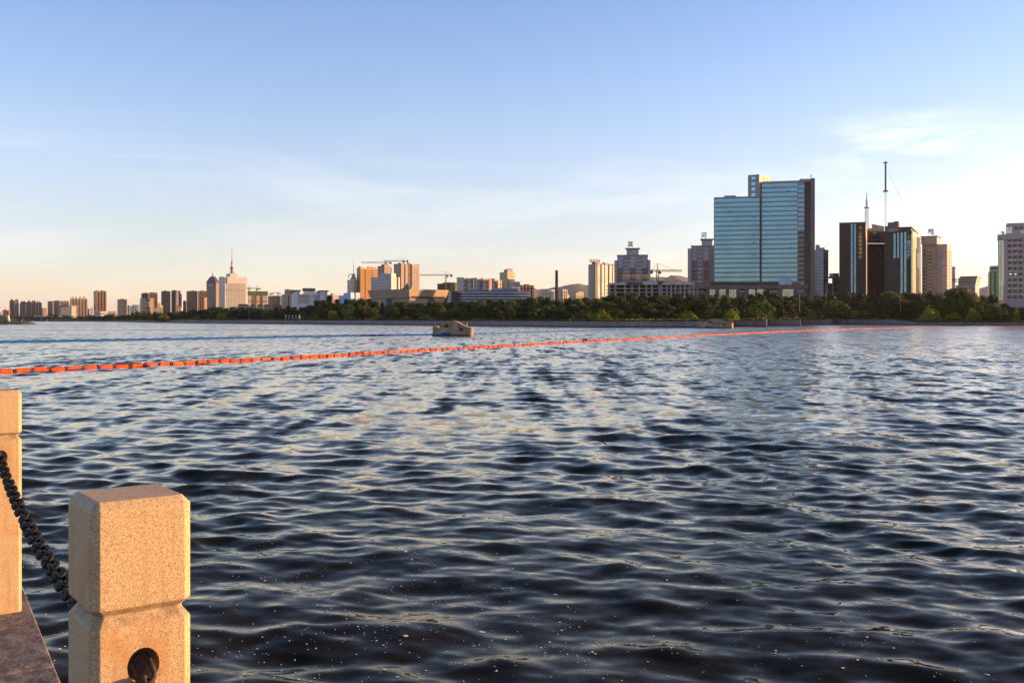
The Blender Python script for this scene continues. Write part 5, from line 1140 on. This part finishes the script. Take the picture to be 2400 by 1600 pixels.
# ---- unfinished library
def library():
    Y = 620; k = Y/FOC; X0 = wx(1427,Y); b = B('unfinished_library', 'unfinished concrete library with open floors and gilt characters on its roof', 1426.99, 1427, 1628, Y, -3, dl=30); S = b.S
    LC = M('raw_concrete',(.34,.31,.30),.85,var=.2); z0,z1,z2,z3 = 0, b.z(675.5), b.z(667), b.z(661)
    b.box('rear_wall', M('shell_dark',(.06,.05,.045),.9), 1, b.wr-1, 12, 29, 0, z3-.5)
    for zz in (z1-.35, z2-.3): b.box('floor_slab', LC, 0, b.wr, 0, 30, zz, zz+.5)
    b.box('floor_slab', LC, 0, b.wr, 0, 30, b.z(684.5)-.3, b.z(684.5)+.2)
    for p in (1429,1443,1465,1481.5,1498,1515,1528,1546,1551,1563,1573,1583,1595,1605,1616,1626):
        b.box('column', LC, S(p)-.45, S(p)+.45, .3, 1.2, 0, z3-.3)
    for i in range(14): s_ = 3+i*(b.wr-6)/14; b.box('inner_column', LC, s_, s_+.7, 7, 7.7, 0, z2)
    for p0,p1,t0,t1,m_,d in ((1428,1468,662.5,667.5,'roof_beam_pale',-.8),(1507,1541,660.5,667.3,'roof_beam_pale',-1.0),(1540,1556,659,667,'roof_beam_dark',-.6),(1552,1628,662,667.3,'roof_beam_pale',-.9),(1468,1508,661.5,667.2,'roof_beam_dark',-.4)):
        mb = MB(); mb.box(S(p0),S(p1),d,4,b.z(t1),b.z(t0)); b.part(mb,'roof_fascia',M(m_,(.46,.44,.44) if 'pale' in m_ else (.10,.07,.06),.85,var=.2))
    b.box('roof_deck', LC, S(1462), S(1524), 6, 22, z3, b.z(657.5)); mb = MB(); mb.frus(S(1470),S(1530),2,10,z3,S(1472),S(1528),6,12,b.z(658)); b.part(mb,'sloping_roof',M('roof_beam_dark',(.10,.07,.06),.85))
    mb = MB(); mb.box(S(1548),S(1600),6,20,z3,b.z(657)); mb.box(S(1560),S(1608),4,18,z3,b.z(659)); b.part(mb,'stair_house',M('sand_block',(.42,.34,.27),.85)); 
    for i,ch in enumerate('太原市图书馆'):
        p = 1463+ (1518-1463)*i/5; glyphs(ch, 2.45, GOLDM, b.root, (S(p),5.6,b.z(647.6)), RF, .25, 'gilt_character', .03)
    mb = MB(); 
    for i in range(12): q = S(1460+62*i/11); mb.bar((q,5.9,b.z(658)),(q,5.9,b.z(644.5)),.09)
    mb.bar((S(1459),5.9,b.z(652.5)),(S(1523),5.9,b.z(652.5)),.1); b.part(mb,'sign_frame',STEELD)
    gr = MB(); rr = random.Random(5)
    for i in range(60): q = rr.uniform(3,b.wr-3); gr.box(q,q+rr.uniform(.6,2.2),4,4.3,rr.choice((0,z1+.1)),rr.choice((0,z1+.1))+rr.uniform(.8,2.2))
    b.part(gr,'safety_nets',GREEN,None,'stuff')
library()
crane('crane behind the unfinished library, jib to the right', 1541, 660, 634.5, 1525, 1598, 760, apex=5.5)
# ---- turquoise tower
TB = M('taupe_cladding',(.31,.255,.24),.6,var=.08)
def teal():
    Y = 735; b = B('glass_tower', 'wide turquoise glass tower with taupe floor bands and raised block on top', 1673, 1910, 1910.01, Y, 76, dr=26); T = b.T; zt = b.z(430)
    tl,tm,tr = b.T(1673), b.T(1783), b.T(1868)
    zb = b.z(664); zl = b.z(467,0,tl); zr = b.z(432,0,tm*.7)
    b.box('left_wing', TB, .4, 24, T(1781), tl, zb-6, b.z(461,0,T(1720)))
    b.box('right_wing', TB, 0, 24, T(1885), T(1786), zb-6, b.z(424,0,T(1840)))
    b.box('recess', M('recess_dark',(.02,.025,.03),.4), 1.2, 23, T(1786.5), T(1780.5), zb-6, b.z(440,0,T(1783)))
    b.box('left_attic', TB, 2, 14, T(1724), T(1697), b.z(462,0,T(1720)), b.z(457.5,0,T(1710)))
    # glass bands, every floor one band on each wing, with mullions
    fl = (b.z(434,0,T(1840))-b.z(659.5,0,T(1840)))/20.4
    MUL = M('mullion',(.10,.26,.28),.4,.5)
    for w,(p0,p1,n,x) in enumerate(((1674.5,1780,18,.4),(1785.5,1869,21,0))):
        a0,a1 = T(p1),T(p0); z00 = b.z(659.5,0,(a0+a1)/2)
        for i in range(n):
            z0 = z00+i*fl+.25; z1 = z0+fl*.66; mb = MB(); mb.box(x-.14,x+.1,a0,a1,z0,z1); q = b.part(mb,'glass_band',TEAL)
            if i == 0: me = None
            if me is None:
                mm = MB(); nn = int((a1-a0)/1.35)
                for j in range(nn+1): c = a0+(a1-a0)*j/nn; mm.box(x-.2,x-.1,c-.07,c+.07,0,z1-z0)
                mm.box(x-.2,x-.1,a0,a1,(z1-z0)*.30,(z1-z0)*.30+.07); me = mm.mesh('mullions',MUL)
            o = link('mullions', me, q); o.location = (0,0,z0)
    # end strip of windows right of the corner: bright above, dark below
    for i in range(21):
        z0 = b.z(659.5)+i*fl*.985+.3; mb = MB(); mb.box(-.35,.1,T(1885),T(1870),z0,z0+fl*.60); b.part(mb,'end_window', SKYG if i >= 11 else M('unlit_glass',(.03,.03,.035),.2))
    # open windows here and there
    for p,py in ((1711.5,496),(1767,552),(1767,597),(1767,508),(1848,447.5),(1855,580),(1767,569),(1706,640)):
        mb = MB(); t = T(p); x = .4 if p < 1783 else 0; mb.box(x-.32,x-.12,t-.5,t+.5,b.z(py+1.6,0,t),b.z(py-1.6,0,t)); b.part(mb,'open_casement',MATS['unlit_glass'])
    # right flank: dark shaft and taupe pier
    b.box('dark_shaft', M('shaft_dark',(.032,.028,.032),.5), 1.5, 24, T(1900), T(1884.5), zb-12, b.z(421)); b.box('corner_pier', M('pier_taupe',(.15,.11,.105),.6), .2, 26, .02, T(1899.5), zb-16, b.z(417.5)); b.box('shaft_cap', TB, -.2, 20, T(1898), T(1874), b.z(425), b.z(418.5))
    mb = MB()
    for i in range(24): z_ = zb+i*(b.z(428)-zb)/24; mb.box(1.2,1.5,T(1898),T(1886.5),z_,z_+.9)
    b.part(mb,'shaft_landings',M('landing_brown',(.10,.06,.05),.6),None,'stuff')
    mb = MB(); mb.bar((4,T(1901.5),b.z(418)),(4,T(1901.5),b.z(407)),.5); mb.box(3.2,4.8,T(1903),T(1900),b.z(411.5),b.z(410.5)); mb.bar((4,T(1903),b.z(411)),(4,T(1903.4),b.z(407)),.25); mb.bar((4,T(1900),b.z(411)),(4,T(1899.6),b.z(407)),.25); b.part(mb,'rooftop_aerial',STEELW)
    # raised block
    r = B('x', 'x', 1753, 1779.5, 1809, 742, 55); r.wr_ = r.wr
    zz = r.z(430); rt = r.box('raised_block', TB, 0, r.wr, 0, r.wl, r.z(462), r.z(408.5)); me = rt
    for i in range(4):
        mb = MB(); c = (r.T(1761.5)+r.T(1770.5))/2; z_ = r.z(459-13*i); mb.box(-.12,.1,r.T(1770.5),r.T(1761.5),z_,z_+2.2); r.part(mb,'block_window',TEAL,rt)
    mb = MB()
    for p in (1790,1797,1807): r.fb(mb,'R',r.S(p),r.S(p+.9),r.z(432),r.z(411),.3)
    r.part(mb,'flank_groove',STEELD,rt); mb = MB(); r.fb(mb,'R',.2,r.wr-.2,r.z(432),r.z(410.5),.08); r.part(mb,'sand_panel',M('sand_cladding',(.52,.42,.30),.7),rt)
    M1 = r.root.matrix_basis.copy() if False else Matrix.Translation(r.root.location) @ Matrix.Rotation(r.a,4,'Z'); M0 = Matrix.Translation(b.root.location) @ Matrix.Rotation(b.a,4,'Z')
    rt.parent = b.root; rt.matrix_local = M0.inverted() @ M1; bpy.data.objects.remove(r.root)
    # podium
    p = B('podium', 'brown granite podium with tall glazed bays at the foot of the turquoise tower', 1618, 1893, 1893.01, 672, 86, dr=40); T = p.T; H = p.z(668); wl = p.wl
    p.box('podium_wall', PODB, .5, 38, 0, wl, 0, p.z(684)); p.box('fascia', M('fascia_brown',(.13,.085,.075),.5), 0, 39, -.5, wl+.5, p.z(676.5), p.z(667)); p.box('upper_setback', PODB, 6, 34, T(1880), T(1665), p.z(667), p.z(662))
    mb = MB(); mb.box(3,5.5,T(1826),T(1668),p.z(664.5),p.z(660)); 
    p.part(mb,'canopy',STEELD); mb = MB()
    for i in range(16): q = T(1672)+(T(1826)-T(1672))*i/15; mb.bar((3,q,p.z(667)),(4,q,p.z(662)),.3)
    p.part(mb,'canopy_struts',STEELD)
    for p0,p1 in ((1663,1677),(1686,1701),(1709,1726),(1755,1770),(1775,1790),(1834,1860)):
        z1,z0 = p.z(677.5), p.z(700); mb = MB(); mb.box(.30,.6,T(p1),T(p0),z0,z1); g = p.part(mb,'glazed_bay',PALEG); mb = MB(); n = max(3,int((p1-p0)/3))
        for j in range(n+1): c = T(p1)+(T(p0)-T(p1))*j/n; mb.box(.15,.32,c-.08,c+.08,z0,z1)
        for j in range(4): z_ = z0+(z1-z0)*j/4; mb.box(.15,.32,T(p1),T(p0),z_,z_+.12)
        p.part(mb,'glazing_bars',STEELD,g)
    for q in (1659,1681.5,1705,1730,1749,1793,1830,1864): mb = MB(); mb.box(-.2,.7,T(q+3.2),T(q-3.2),0,p.z(676.4)); p.part(mb,'pillar',PODB)
    p.box('roof_room', M('blue_white_cladding',(.45,.48,.58),.6), 1.5, 8, T(1856), T(1828.5), p.z(667), p.z(652))
teal()
# ---- dark twin towers
def twins():
    Y = 760; b = B('dark_slab_tower', 'dark brown slab tower with blue glass strips and gilt vertical characters', 1967, 2028.5, 2036.5, Y, 70); T,S = b.T,b.S; h = b.z(521.5)
    b.box('wall', DBROWN, 0, b.wr, 0, b.wl, 0, h); b.box('roof_edge', TB, -.15, b.wr+.15, -.15, b.wl+.15, h, h+.5)
    for p0,p1 in ((1994.2,1998.4),(2001.6,2006)):
        for i in range(26):
            z0 = b.z(686)+i*(h-.8-b.z(686))/26; mb = MB(); mb.box(-.2,.1,T(p1),T(p0),z0+.12,z0+(h-b.z(686))/26-.14); b.part(mb,'strip_pane',SKYG)
    mb = MB(); mb.box(-.12,.1,T(2001.6),T(1998.4),b.z(690),h); b.part(mb,'strip_divider',STEELD)
    mb = MB(); b.fb(mb,'R',.3,b.wr-.2,0,h-.5,.12); b.part(mb,'sun_toned_flank',M('flank_sand',(.3,.22,.13),.5))  # pale sheet over the dark cladding stands in for sun on it
    for i,ch in enumerate('太原教育电视台'):
        z_ = b.z(546+ (602-546)*i/6); glyphs(ch, 2.6, GOLDM, b.root, (-.25,T(2016.5),z_), LF, .3, 'gilt_character', .04)
    mb = MB(); mb.box(-.3,0,T(2020.5),T(2013),b.z(537.2),b.z(536.7)); mb.lathe(-.25,T(2016.7),[(.05,b.z(535.6)),(.75,b.z(534)),(.75,b.z(531.5)),(.05,b.z(530.2))],8); b.part(mb,'gilt_emblem',GOLDM)
    # lattice mast on the roof
    def lat(mb, cx, cy, z0, z1, w0, w1, n, t):
        P = lambda z,i: (cx+(-1,1,1,-1)[i]*(w0+(w1-w0)*(z-z0)/(z1-z0))/2, cy+(-1,-1,1,1)[i]*(w0+(w1-w0)*(z-z0)/(z1-z0))/2, z)
        for i in range(4): mb.bar(P(z0,i),P(z1,i),t)
        for k in range(n):
            a,c = z0+(z1-z0)*k/n, z0+(z1-z0)*(k+1)/n
            for i in range(4): mb.bar(P(a,i),P(c,(i+1)%4),t*.7); mb.bar(P(c,i),P(c,(i+1)%4),t*.7)
    MW = M('mast_pale',(.48,.42,.32),.5); cx,cy = b.wr*.5+1, T(2026.5)
    mb = MB(); lat(mb,cx,cy,h,b.z(459),2.7,2.3,9,.34); mast = b.part(mb,'lattice_mast',MW); mb = MB(); mb.box(cx-2,cx+2,cy-2,cy+2,b.z(460),b.z(458)); mb.box(cx-1.8,cx+1.8,cy-1.8,cy+1.8,b.z(517.5),b.z(515.5)); b.part(mb,'mast_platform',STEELD,mast)
    mb = MB(); lat(mb,cx,cy,b.z(458),b.z(437),1.3,.9,5,.34); mb.bar((cx,cy,b.z(437)),(cx,cy,b.z(418)),.6,.3); b.part(mb,'upper_mast',M('mast_dark_tan',(.22,.18,.14),.5),mast)
    # link block
    l = B('link_block', 'recessed dark link between the two dark towers with sun-toned top rail', 2032, 2033, 2074, 775, 8, dl=14); l.box('wall', DBROWN, 0, l.wr, 0, l.wl, 0, l.z(571)); up = l.box('overhang', M('overhang_brown',(.07,.055,.05),.4), 0, l.wr, -5, l.wl, l.z(570), l.z(543))
    l.grid('R',5,9,l.S(2036),l.S(2056),l.z(568),l.z(545),.85,.8,SKYG,'upper_glass',5.15); 
    mb = MB(); mb.box(0,l.S(2064),-4.5,l.wl,l.z(543),l.z(536)); mb2 = MB()
    for i in range(16): q = l.S(2037)+ (l.S(2064)-l.S(2037))*i/15; mb2.box(q,q+.45,-4.6,-4.2,l.z(543),l.z(526+.35*i))
    l.part(mb,'sun_toned_parapet',M('parapet_sand',(.50,.38,.20),.6),up); l.part(mb2,'roof_fins',M('parapet_sand',(.50,.38,.20),.6),up,'stuff')  # rail and fins coloured sand to stand in for sunlight
    mb = MB()
    for p in (2043,2051,2062): mb.box(l.S(p),l.S(p+2),-.15,.1,0,l.z(573))
    l.part(mb,'dark_glass_strips',DARKWIN,None,'stuff')
    # right tower
    r = B('dark_glass_tower', 'dark tower with glass strips, white vertical characters and blazing sunlit flank', 2073, 2138.5, 2160, 740, 62); T,S = r.T,r.S; h = r.z(541)
    r.box('wall', DBROWN, 0, r.wr, 0, r.wl, 0, h); r.box('attic', DBROWN, 0, r.wr*.5, T(2135), T(2106), h, r.z(531.5)); mb = MB()
    r.box('roof_frame', TB, 0, r.wr*.6, T(2137), T(2106), r.z(533), r.z(531))
    for q in (2136,2128,2120,2112): mb.box(0,.8,T(q),T(q-1.2),h,r.z(531.5))
    for q in (.3,.6): mb.box(r.wr*q,r.wr*q+.8,0,.8,h,r.z(534+6*q))
    mb.bar((0,.3,r.z(533)),(r.wr*.75,.3,r.z(539)),.7); r.part(mb,'roof_posts',TB,None,'stuff')
    st = r.box('stair_head', M('stair_head_taupe',(.15,.11,.10),.6), 3, 12, T(2105), T(2079), h, r.z(518)); mb = MB(); mb.box(2.6,9,T(2105),T(2094),r.z(518),r.z(516)); r.part(mb,'stair_cap',TB,st); r.box('stair_shoulder', MATS['stair_head_taupe'], 2, 9, T(2079), T(2073), h, r.z(527))
    mb = MB(); mb.box(1.6,2.6,T(2108),T(2080),h-.2,r.z(534)); r.part(mb,'tan_band',TAN)  # band in plain tan tile
    for p0,p1,t in ((2094.5,2099,545.5),(2103,2107,544),(2110.8,2115.8,544),(2119.3,2124.2,543)):
        n = 24; zb = r.z(686); zt = r.z(t)
        for i in range(n):
            if p0 < 2105 and i < n*.55: continue
            z0 = zb+i*(zt-zb)/n; mb = MB(); mb.box(-.2,.1,T(p1),T(p0),z0+.12,z0+(zt-zb)/n-.14); r.part(mb,'strip_pane',SKYG)
    mb = MB()
    for p in (2076,2083,2089): mb.box(-.25,.1,T(p+1.5),T(p),0,h)
    r.part(mb,'dark_fins',STEELD,None,'stuff')
    for i,ch in enumerate('浙江大厦'): glyphs(ch, 3.3, WHL, r.root, (-.25,T(2130),r.z(568.5+ (601.5-568.5)*i/3)), LF, .3, 'white_character', .06)
    mb = MB(); mb.box(-.3,0,T(2133),T(2127),r.z(558),r.z(557.4)); mb.box(-.3,0,T(2130.6),T(2129.4),r.z(557),r.z(551.5)); r.part(mb,'small_emblem',WHL)
    ed = MB(); ed.box(-.25,.1,.05,T(2136),0,r.z(546)); r.part(ed,'edge_glass',PALEG)
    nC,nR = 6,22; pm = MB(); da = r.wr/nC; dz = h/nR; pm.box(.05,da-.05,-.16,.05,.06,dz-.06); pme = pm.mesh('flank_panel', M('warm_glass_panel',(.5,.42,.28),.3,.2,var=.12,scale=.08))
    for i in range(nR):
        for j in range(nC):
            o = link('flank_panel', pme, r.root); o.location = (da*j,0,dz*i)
    mb = MB(); r.fb(mb,'R',r.S(2148.5),r.S(2154),r.z(624),r.z(586),.2); r.part(mb,'dark_slot',MATS['unlit_glass'])
    # guyed mast
    Y = 800; k = Y/FOC; X = wx(2075.5,Y); zb = wz(527,Y)
    g = thing('guyed_mast', 'slender guyed aerial mast, dark upper half, rising behind the dark towers', 'mast', (X,Y,GND)); Z = lambda p: wz(p,Y)-GND
    mb = MB(); lat(mb,0,0,0,Z(448),1.0,1.0,60,.07); g1 = mb.obj('lower_mast', M('mast_white',(.60,.58,.55),.5), g)
    mb = MB(); lat(mb,0,0,Z(448),Z(380),.9,.8,14,.16); mb.box(-.14,.14,-.14,.14,Z(448),Z(378)); mb.bar((0,0,Z(380)),(0,0,Z(375)),.35,.15); mb.obj('upper_mast', STEELD, g)
    mb = MB(); mb.box(-1.6,1.6,-1.6,1.6,Z(449.5),Z(447)); mb.box(-1.3,1.3,-1.3,1.3,Z(382.5),Z(380.5)); mb.obj('collar', STEELD, g)
    mb = MB()
    for x1,zt in ((-62,Z(385)),(-40,Z(450)),(52,Z(385)),(66,Z(400)),(36,Z(450))): mb.bar((0,0,zt),(x1,6,8),.06)
    mb.obj('guy_wires', M('guy_grey',(.45,.43,.42),.5), g)
twins()
b = apt('eaved_block', 'grey block with small red-eaved upper room left of the dark slab tower', 1949.99, 1952, 1967, 652, 800, 10, GREYC, 6, 4, bays=0); mb = MB(); mb.frus(-2.4,b.wr,-2.4,8,b.h,-.6,b.wr,-.6,7,b.h+1.4); b.part(mb,'red_eave',ROOFR); b.box('upper_room', GREYC, .6, b.wr, .4, 7, b.h+1.3, b.z(640))
Y = 900; root = thing('banded_chimney', 'pale chimney with dark red bands right of the stepped lettered tower', 'chimney', (wx(2235.5,Y),Y,GND)); zt = wz(625,Y)-GND
MB().lathe(0,0,[(2.1,0),(1.45,zt-2),(1.7,zt-1.6),(1.7,zt)],16).obj('shaft', M('chimney_white',(.36,.36,.40),.7), root)
for p in (654,659): MB().lathe(0,0,[(1.62,wz(p+1.2,Y)-GND),(1.60,wz(p-1.2,Y)-GND)],16).obj('red_band', M('chimney_red',(.16,.03,.03),.7), root).scale = (1.12,1.12,1)
b = B('low_flared_block', 'low pinkish block with flared sunlit right corner and flag', 2240, 2286, 2295, 640, 60); b.body(668, PNK); h = b.h; mb = MB(); mb.frus(0,b.wr*.9,b.wl*.0,b.wl*.85,h,-2,b.wr+.6,-1.2,b.wl*.75,b.z(650)); q = b.part(mb,'flared_storey',PNK); b.box('roof_cap', GREYC, -2.4, b.wr+.8, -1.5, b.wl*.76, b.z(650), b.z(647)); b.box('upper_room', PNK, 0, 8, b.wl*.45, b.wl*.88, h, b.z(650.5)); b.each('L',1,10,1,b.wl-1,h-2.2,h-.6,.6,.7,DARKWIN); b.grid('L',2,4,3,12,b.z(662),b.z(652),.4,.5,DARKWIN,'upper_windows',p=2.1)
o = thing('flag_pole', 'red flag on a thin pole among trees near the flared block', 'flag', (wx(2283,560),560,LANDZ)); MB().lathe(0,0,[(.08,0),(.04,wz(674,560)-LANDZ)],8).obj('pole', STEELW, o); mb = MB(); zz = wz(675.5,560)-LANDZ
for i in range(4): x0,x1 = i*.32,(i+1)*.32; mb.add([(x0-1.3,.1*math.sin(i*1.5),zz-.25*(3-i)/3),(x1-1.3,.1*math.sin((i+1)*1.5),zz-.25*(2-i)/3),(x1-1.3,.1*math.sin((i+1)*1.5),zz-1.0-.25*(2-i)/3),(x0-1.3,.1*math.sin(i*1.5),zz-1.0-.25*(3-i)/3)],[(0,1,2,3)])
mb.obj('flag', M('flag_red',(.45,.02,.02),.7), o)
b = B('green_glass_tower', 'dark green glass tower behind the left edge of the pink office', 2319, 2319.01, 2345, 700, -22); b.box('wall', M('green_glass_wall',(.03,.05,.04),.3), 0, b.wr, 0, 20, 0, b.z(636)); b.box('top_storey', LAV, b.S(2322), b.wr, .5, 18, b.z(636), b.z(623)); b.each('R',13,2,b.S(2323),b.S(2330),b.z(695),b.z(637),.92,.92,glassmat('green_pane',(.10,.40,.22),.1,.6),'green_pane',p=.2); b.each('R',13,2,b.S(2334),b.S(2340),b.z(695),b.z(637),.9,.92,MATS['green_pane'],'green_pane',p=.2); b.bands('R',[b.z(631)],b.S(2322),b.wr,1.4,DARKWIN,'top_window',-.35)
# ---- pink office at the right edge
def office():
    PK = M('pink_office_tile',(.46,.34,.32),.75,var=.08); b = B('pink_office', 'pinkish office with rows of dark windows and glazed stair column, cut by the right edge', 2351.99, 2352, 2462, 560, -24, dl=26); S = b.S; h = b.z(549)
    b.box('wall', PK, 0, b.wr, 0, b.wl, 0, b.z(561)); b.box('attic_band', PK, -.8, b.wr, -.8, b.wl, b.z(561), h)
    # glazed stair column on the left
    c = b.box('stair_column', PK, S(2340), -.02, 1.5, 9, 0, b.z(561)); x0,x1 = S(2341.5), -.25-.5
    mb = MB(); mb.box(x0,S(2350.3),1.2,1.6,b.z(704),b.z(562)); g = b.part(mb,'stair_glass',PALEG)
    n = 21
    for i in range(n+1): z_ = b.z(704)+(b.z(562)-b.z(704))*i/n; mb = MB(); mb.box(x0-.05,S(2350.4),1.05,1.3,z_-.1,z_+.1); b.part(mb,'glazing_bar',STEELD,g)
    mb = MB(); q = (x0+S(2350.3))/2; mb.box(q-.1,q+.1,1.0,1.25,b.z(704),b.z(562)); b.part(mb,'glazing_post',STEELD,g)
    b.box('stair_head', PK, S(2338.5), -.01, .8, 10, b.z(561), h)
    # each window its own piece
    WBR = M('brown_window_glass',(.045,.028,.022),.18,var=.4,scale=.4); FR = M('window_frame_brown',(.12,.08,.07),.6); dz = (b.z(559)-b.z(705))/11
    pw = 12.55
    for i in range(11):
        for j in range(8):
            a0 = S(2361.3+pw*j); a1 = S(2361.3+pw*j+10.4); z0 = b.z(705)+dz*i+dz*.44; z1 = z0+dz*.50
            if i == 0 and j == 0: wm = MB(); wm.box(0,a1-a0,-.05,.1,0,z1-z0); wme = wm.mesh('window',WBR); fm = MB(); W_,H_ = a1-a0,z1-z0; fm.box(W_*.33-.04,W_*.33+.04,-.11,-.05,0,H_); fm.box(W_*.66-.04,W_*.66+.04,-.11,-.05,0,H_); fm.box(-.12,W_+.12,-.16,.05,-.16,0); fme = fm.mesh('frame',FR)
            o = link('window', wme, b.root); o.location = (a0,0,z0); f_ = link('frame', fme, o)
    mb = MB()
    for j in range(9): s_ = S(2361.3+pw*j-1.1); mb.box(s_-.28,s_+.28,-.22,.05,b.z(706),b.z(559.5))
    b.part(mb,'pilasters',PK,None,'stuff'); mb = MB()
    for i in range(12): z_ = b.z(705)+dz*i; mb.box(S(2360),b.wr,-.26,.05,z_+dz*.0,z_+dz*.36)
    b.part(mb,'spandrels',PK,None,'stuff')
    ac = MB(); ac.box(-.4,.4,-.75,-.25,0,.6); ac.lathe(0,-.76,[(.02,.05),(.02,.06)],6); ame = ac.mesh('air_conditioner',WHL)
    for j,i in ((1.55,9.15),(2.1,9.15),(1.6,8.2),(.5,7.05),(1.5,7.05),(2.45,7.05),(.45,6.1),(1.4,4.15),(.4,3.1),(.2,2.1),(1.6,2.15),(2.9,.9),(2.2,-.0)):
        o = link('air_conditioner', ame, b.root); o.location = (S(2361.3+pw*j),0,b.z(705)+dz*i+.1)
    LIT = bpy.data.materials.new('lit_tube'); LIT.use_nodes = True; p_ = LIT.node_tree.nodes['Principled BSDF']; p_.inputs['Emission Color'].default_value = (1,.72,.35,1); p_.inputs['Emission Strength'].default_value = 1.5
    for p,py in ((2368,642.6),(2380,642.6)): mb = MB(); mb.box(S(p-2),S(p+2.2),-.16,-.06,b.z(py+.6),b.z(py-.5)); b.part(mb,'lit_ceiling_lamp',LIT)
    # penthouse, dish aerials
    p = b.box('penthouse', PK, S(2360), b.wr, 3, 18, h, b.z(522.5)); mb = MB(); mb.box(S(2359.5),S(2372.5),2.6,3.2,b.z(546),b.z(532)); b.part(mb,'penthouse_glass',PALEG,p); mb = MB()
    for z_ in (539.5,): mb.box(S(2359.5),S(2372.5),2.45,2.65,b.z(z_)-.08,b.z(z_)+.08)
    mb.box(S(2366)-.08,S(2366)+.08,2.45,2.65,b.z(546),b.z(532)); b.part(mb,'penthouse_bars',STEELD,p)
    for q0 in (2378,2389.5,2401): mb = MB(); mb.box(S(q0),S(q0+7.5),2.85,3.05,b.z(538.5),b.z(531)); b.part(mb,'penthouse_window',WBR,p)
    for px_,r_,yy in ((2350.5,1.0,544.5),(2398,1.6,545)):
        mb = MB(); n = 14; vs = [(0,.35*r_,0)]; fs = []
        for j in (1,2,3): vs += [(r_*j/3*math.cos(2*math.pi*i/n), .35*r_*(1-(j/3)**2), r_*j/3*math.sin(2*math.pi*i/n)) for i in range(n)]
        fs = [(0,1+i,1+(i+1)%n) for i in range(n)]+[(1+j*n+i,1+j*n+(i+1)%n,1+(j+1)*n+(i+1)%n,1+(j+1)*n+i) for j in (0,1) for i in range(n)]; mb.add(vs,fs); mb.bar((0,.2,-.1),(0,.6,-r_*1.5),.12); d = b.part(mb,'dish_aerial',WHL); d.location = (S(px_),1.5,b.z(yy)); d.rotation_euler = (R(-25),0,R(20))
office()
# ---- small things on the far bank
def lamp(label, px, pyt, pyb, Y, double=False):
    o = thing('street_lamp', label, 'street lamp', (wx(px,Y),Y,wz(pyb,Y)), 0, 'lamp posts along the far bank'); H = wz(pyt,Y)-wz(pyb,Y)
    STL = M('lamp_grey',(.30,.29,.27),.6); MB().lathe(0,0,[(.10,0),(.055,H)],8).obj('pole', STL, o); m = MB(); m.bar((0,0,H),(.9,0,H+.25),.09); m.box(.6,1.5,-.14,.14,H+.2,H+.36); m.obj('lamp_arm', STL, o)
    if double: m = MB(); m.bar((0,0,H),(-.9,0,H+.25),.09); m.box(-1.5,-.6,-.14,.14,H+.2,H+.36); m.obj('lamp_arm', STL, o)
lamp('pale lamp post in front of the white broadcasting block', 559, 720, 746, bank_Y(559)+14); lamp('pale lamp post below the netted block', 583.5, 718, 746, bank_Y(583)+16); lamp('tall lamp post before the tan museum', 889, 695, 720, bank_Y(889)+32, True)
lamp('lamp post at the right end of the turquoise tower podium', 1874, 684, 730, bank_Y(1874)+10); lamp('tall thin pole in front of the white lettered dark tower', 2110.5, 674, 730, bank_Y(2110)+12); lamp('pole left of the turquoise tower podium', 1634, 672, 690, 560, True); lamp('short pole right of the turquoise tower', 1937, 681, 715, bank_Y(1937)+8)
for i,px in enumerate((669.5,677.5,685.5,693.5,701.5)):
    Y = bank_Y(px)+7; o = thing('stone_lantern', ['leftmost','second','middle','fourth','rightmost'][i]+' of five small pale stone posts by the water', 'stone post', (wx(px,Y),Y,wz(747,Y)), 0, 'stone posts on the far bank'); H = wz(738,Y)-wz(747,Y); SL = M('pale_stone',(.42,.42,.42),.8)
    MB().lathe(0,0,[(.42,0),(.30,H*.15),(.26,H*.62)],8).obj('shaft', SL, o); MB().lathe(0,0,[(.2,H*.66),(.55,H*.72),(.5,H*.86),(.15,H)],8).obj('cap', SL, o); MB().lathe(0,0,[(.16,H*.6),(.16,H*.68)],6).obj('neck', SL, o)

# ------------------------------------------------------------------ the air: thin evening haze round everything
def build_haze():
    m = bpy.data.materials.new('evening_haze'); m.use_nodes = True; nt = m.node_tree; nt.nodes.remove(nt.nodes['Principled BSDF'])
    v = nt.nodes.new('ShaderNodeVolumePrincipled'); v.inputs['Color'].default_value = (.92,.86,.82,1); v.inputs['Density'].default_value = 2.0e-5; v.inputs['Anisotropy'].default_value = .25
    nt.links.new(v.outputs[0], nt.nodes['Material Output'].inputs['Volume'])
    mb = MB(); mb.box(-14500,14500,-900,21800,-4,330); o = mb.obj('haze', m, kind='stuff'); tag(o, 'thin warm evening haze over the river and the city', 'haze')
build_haze()
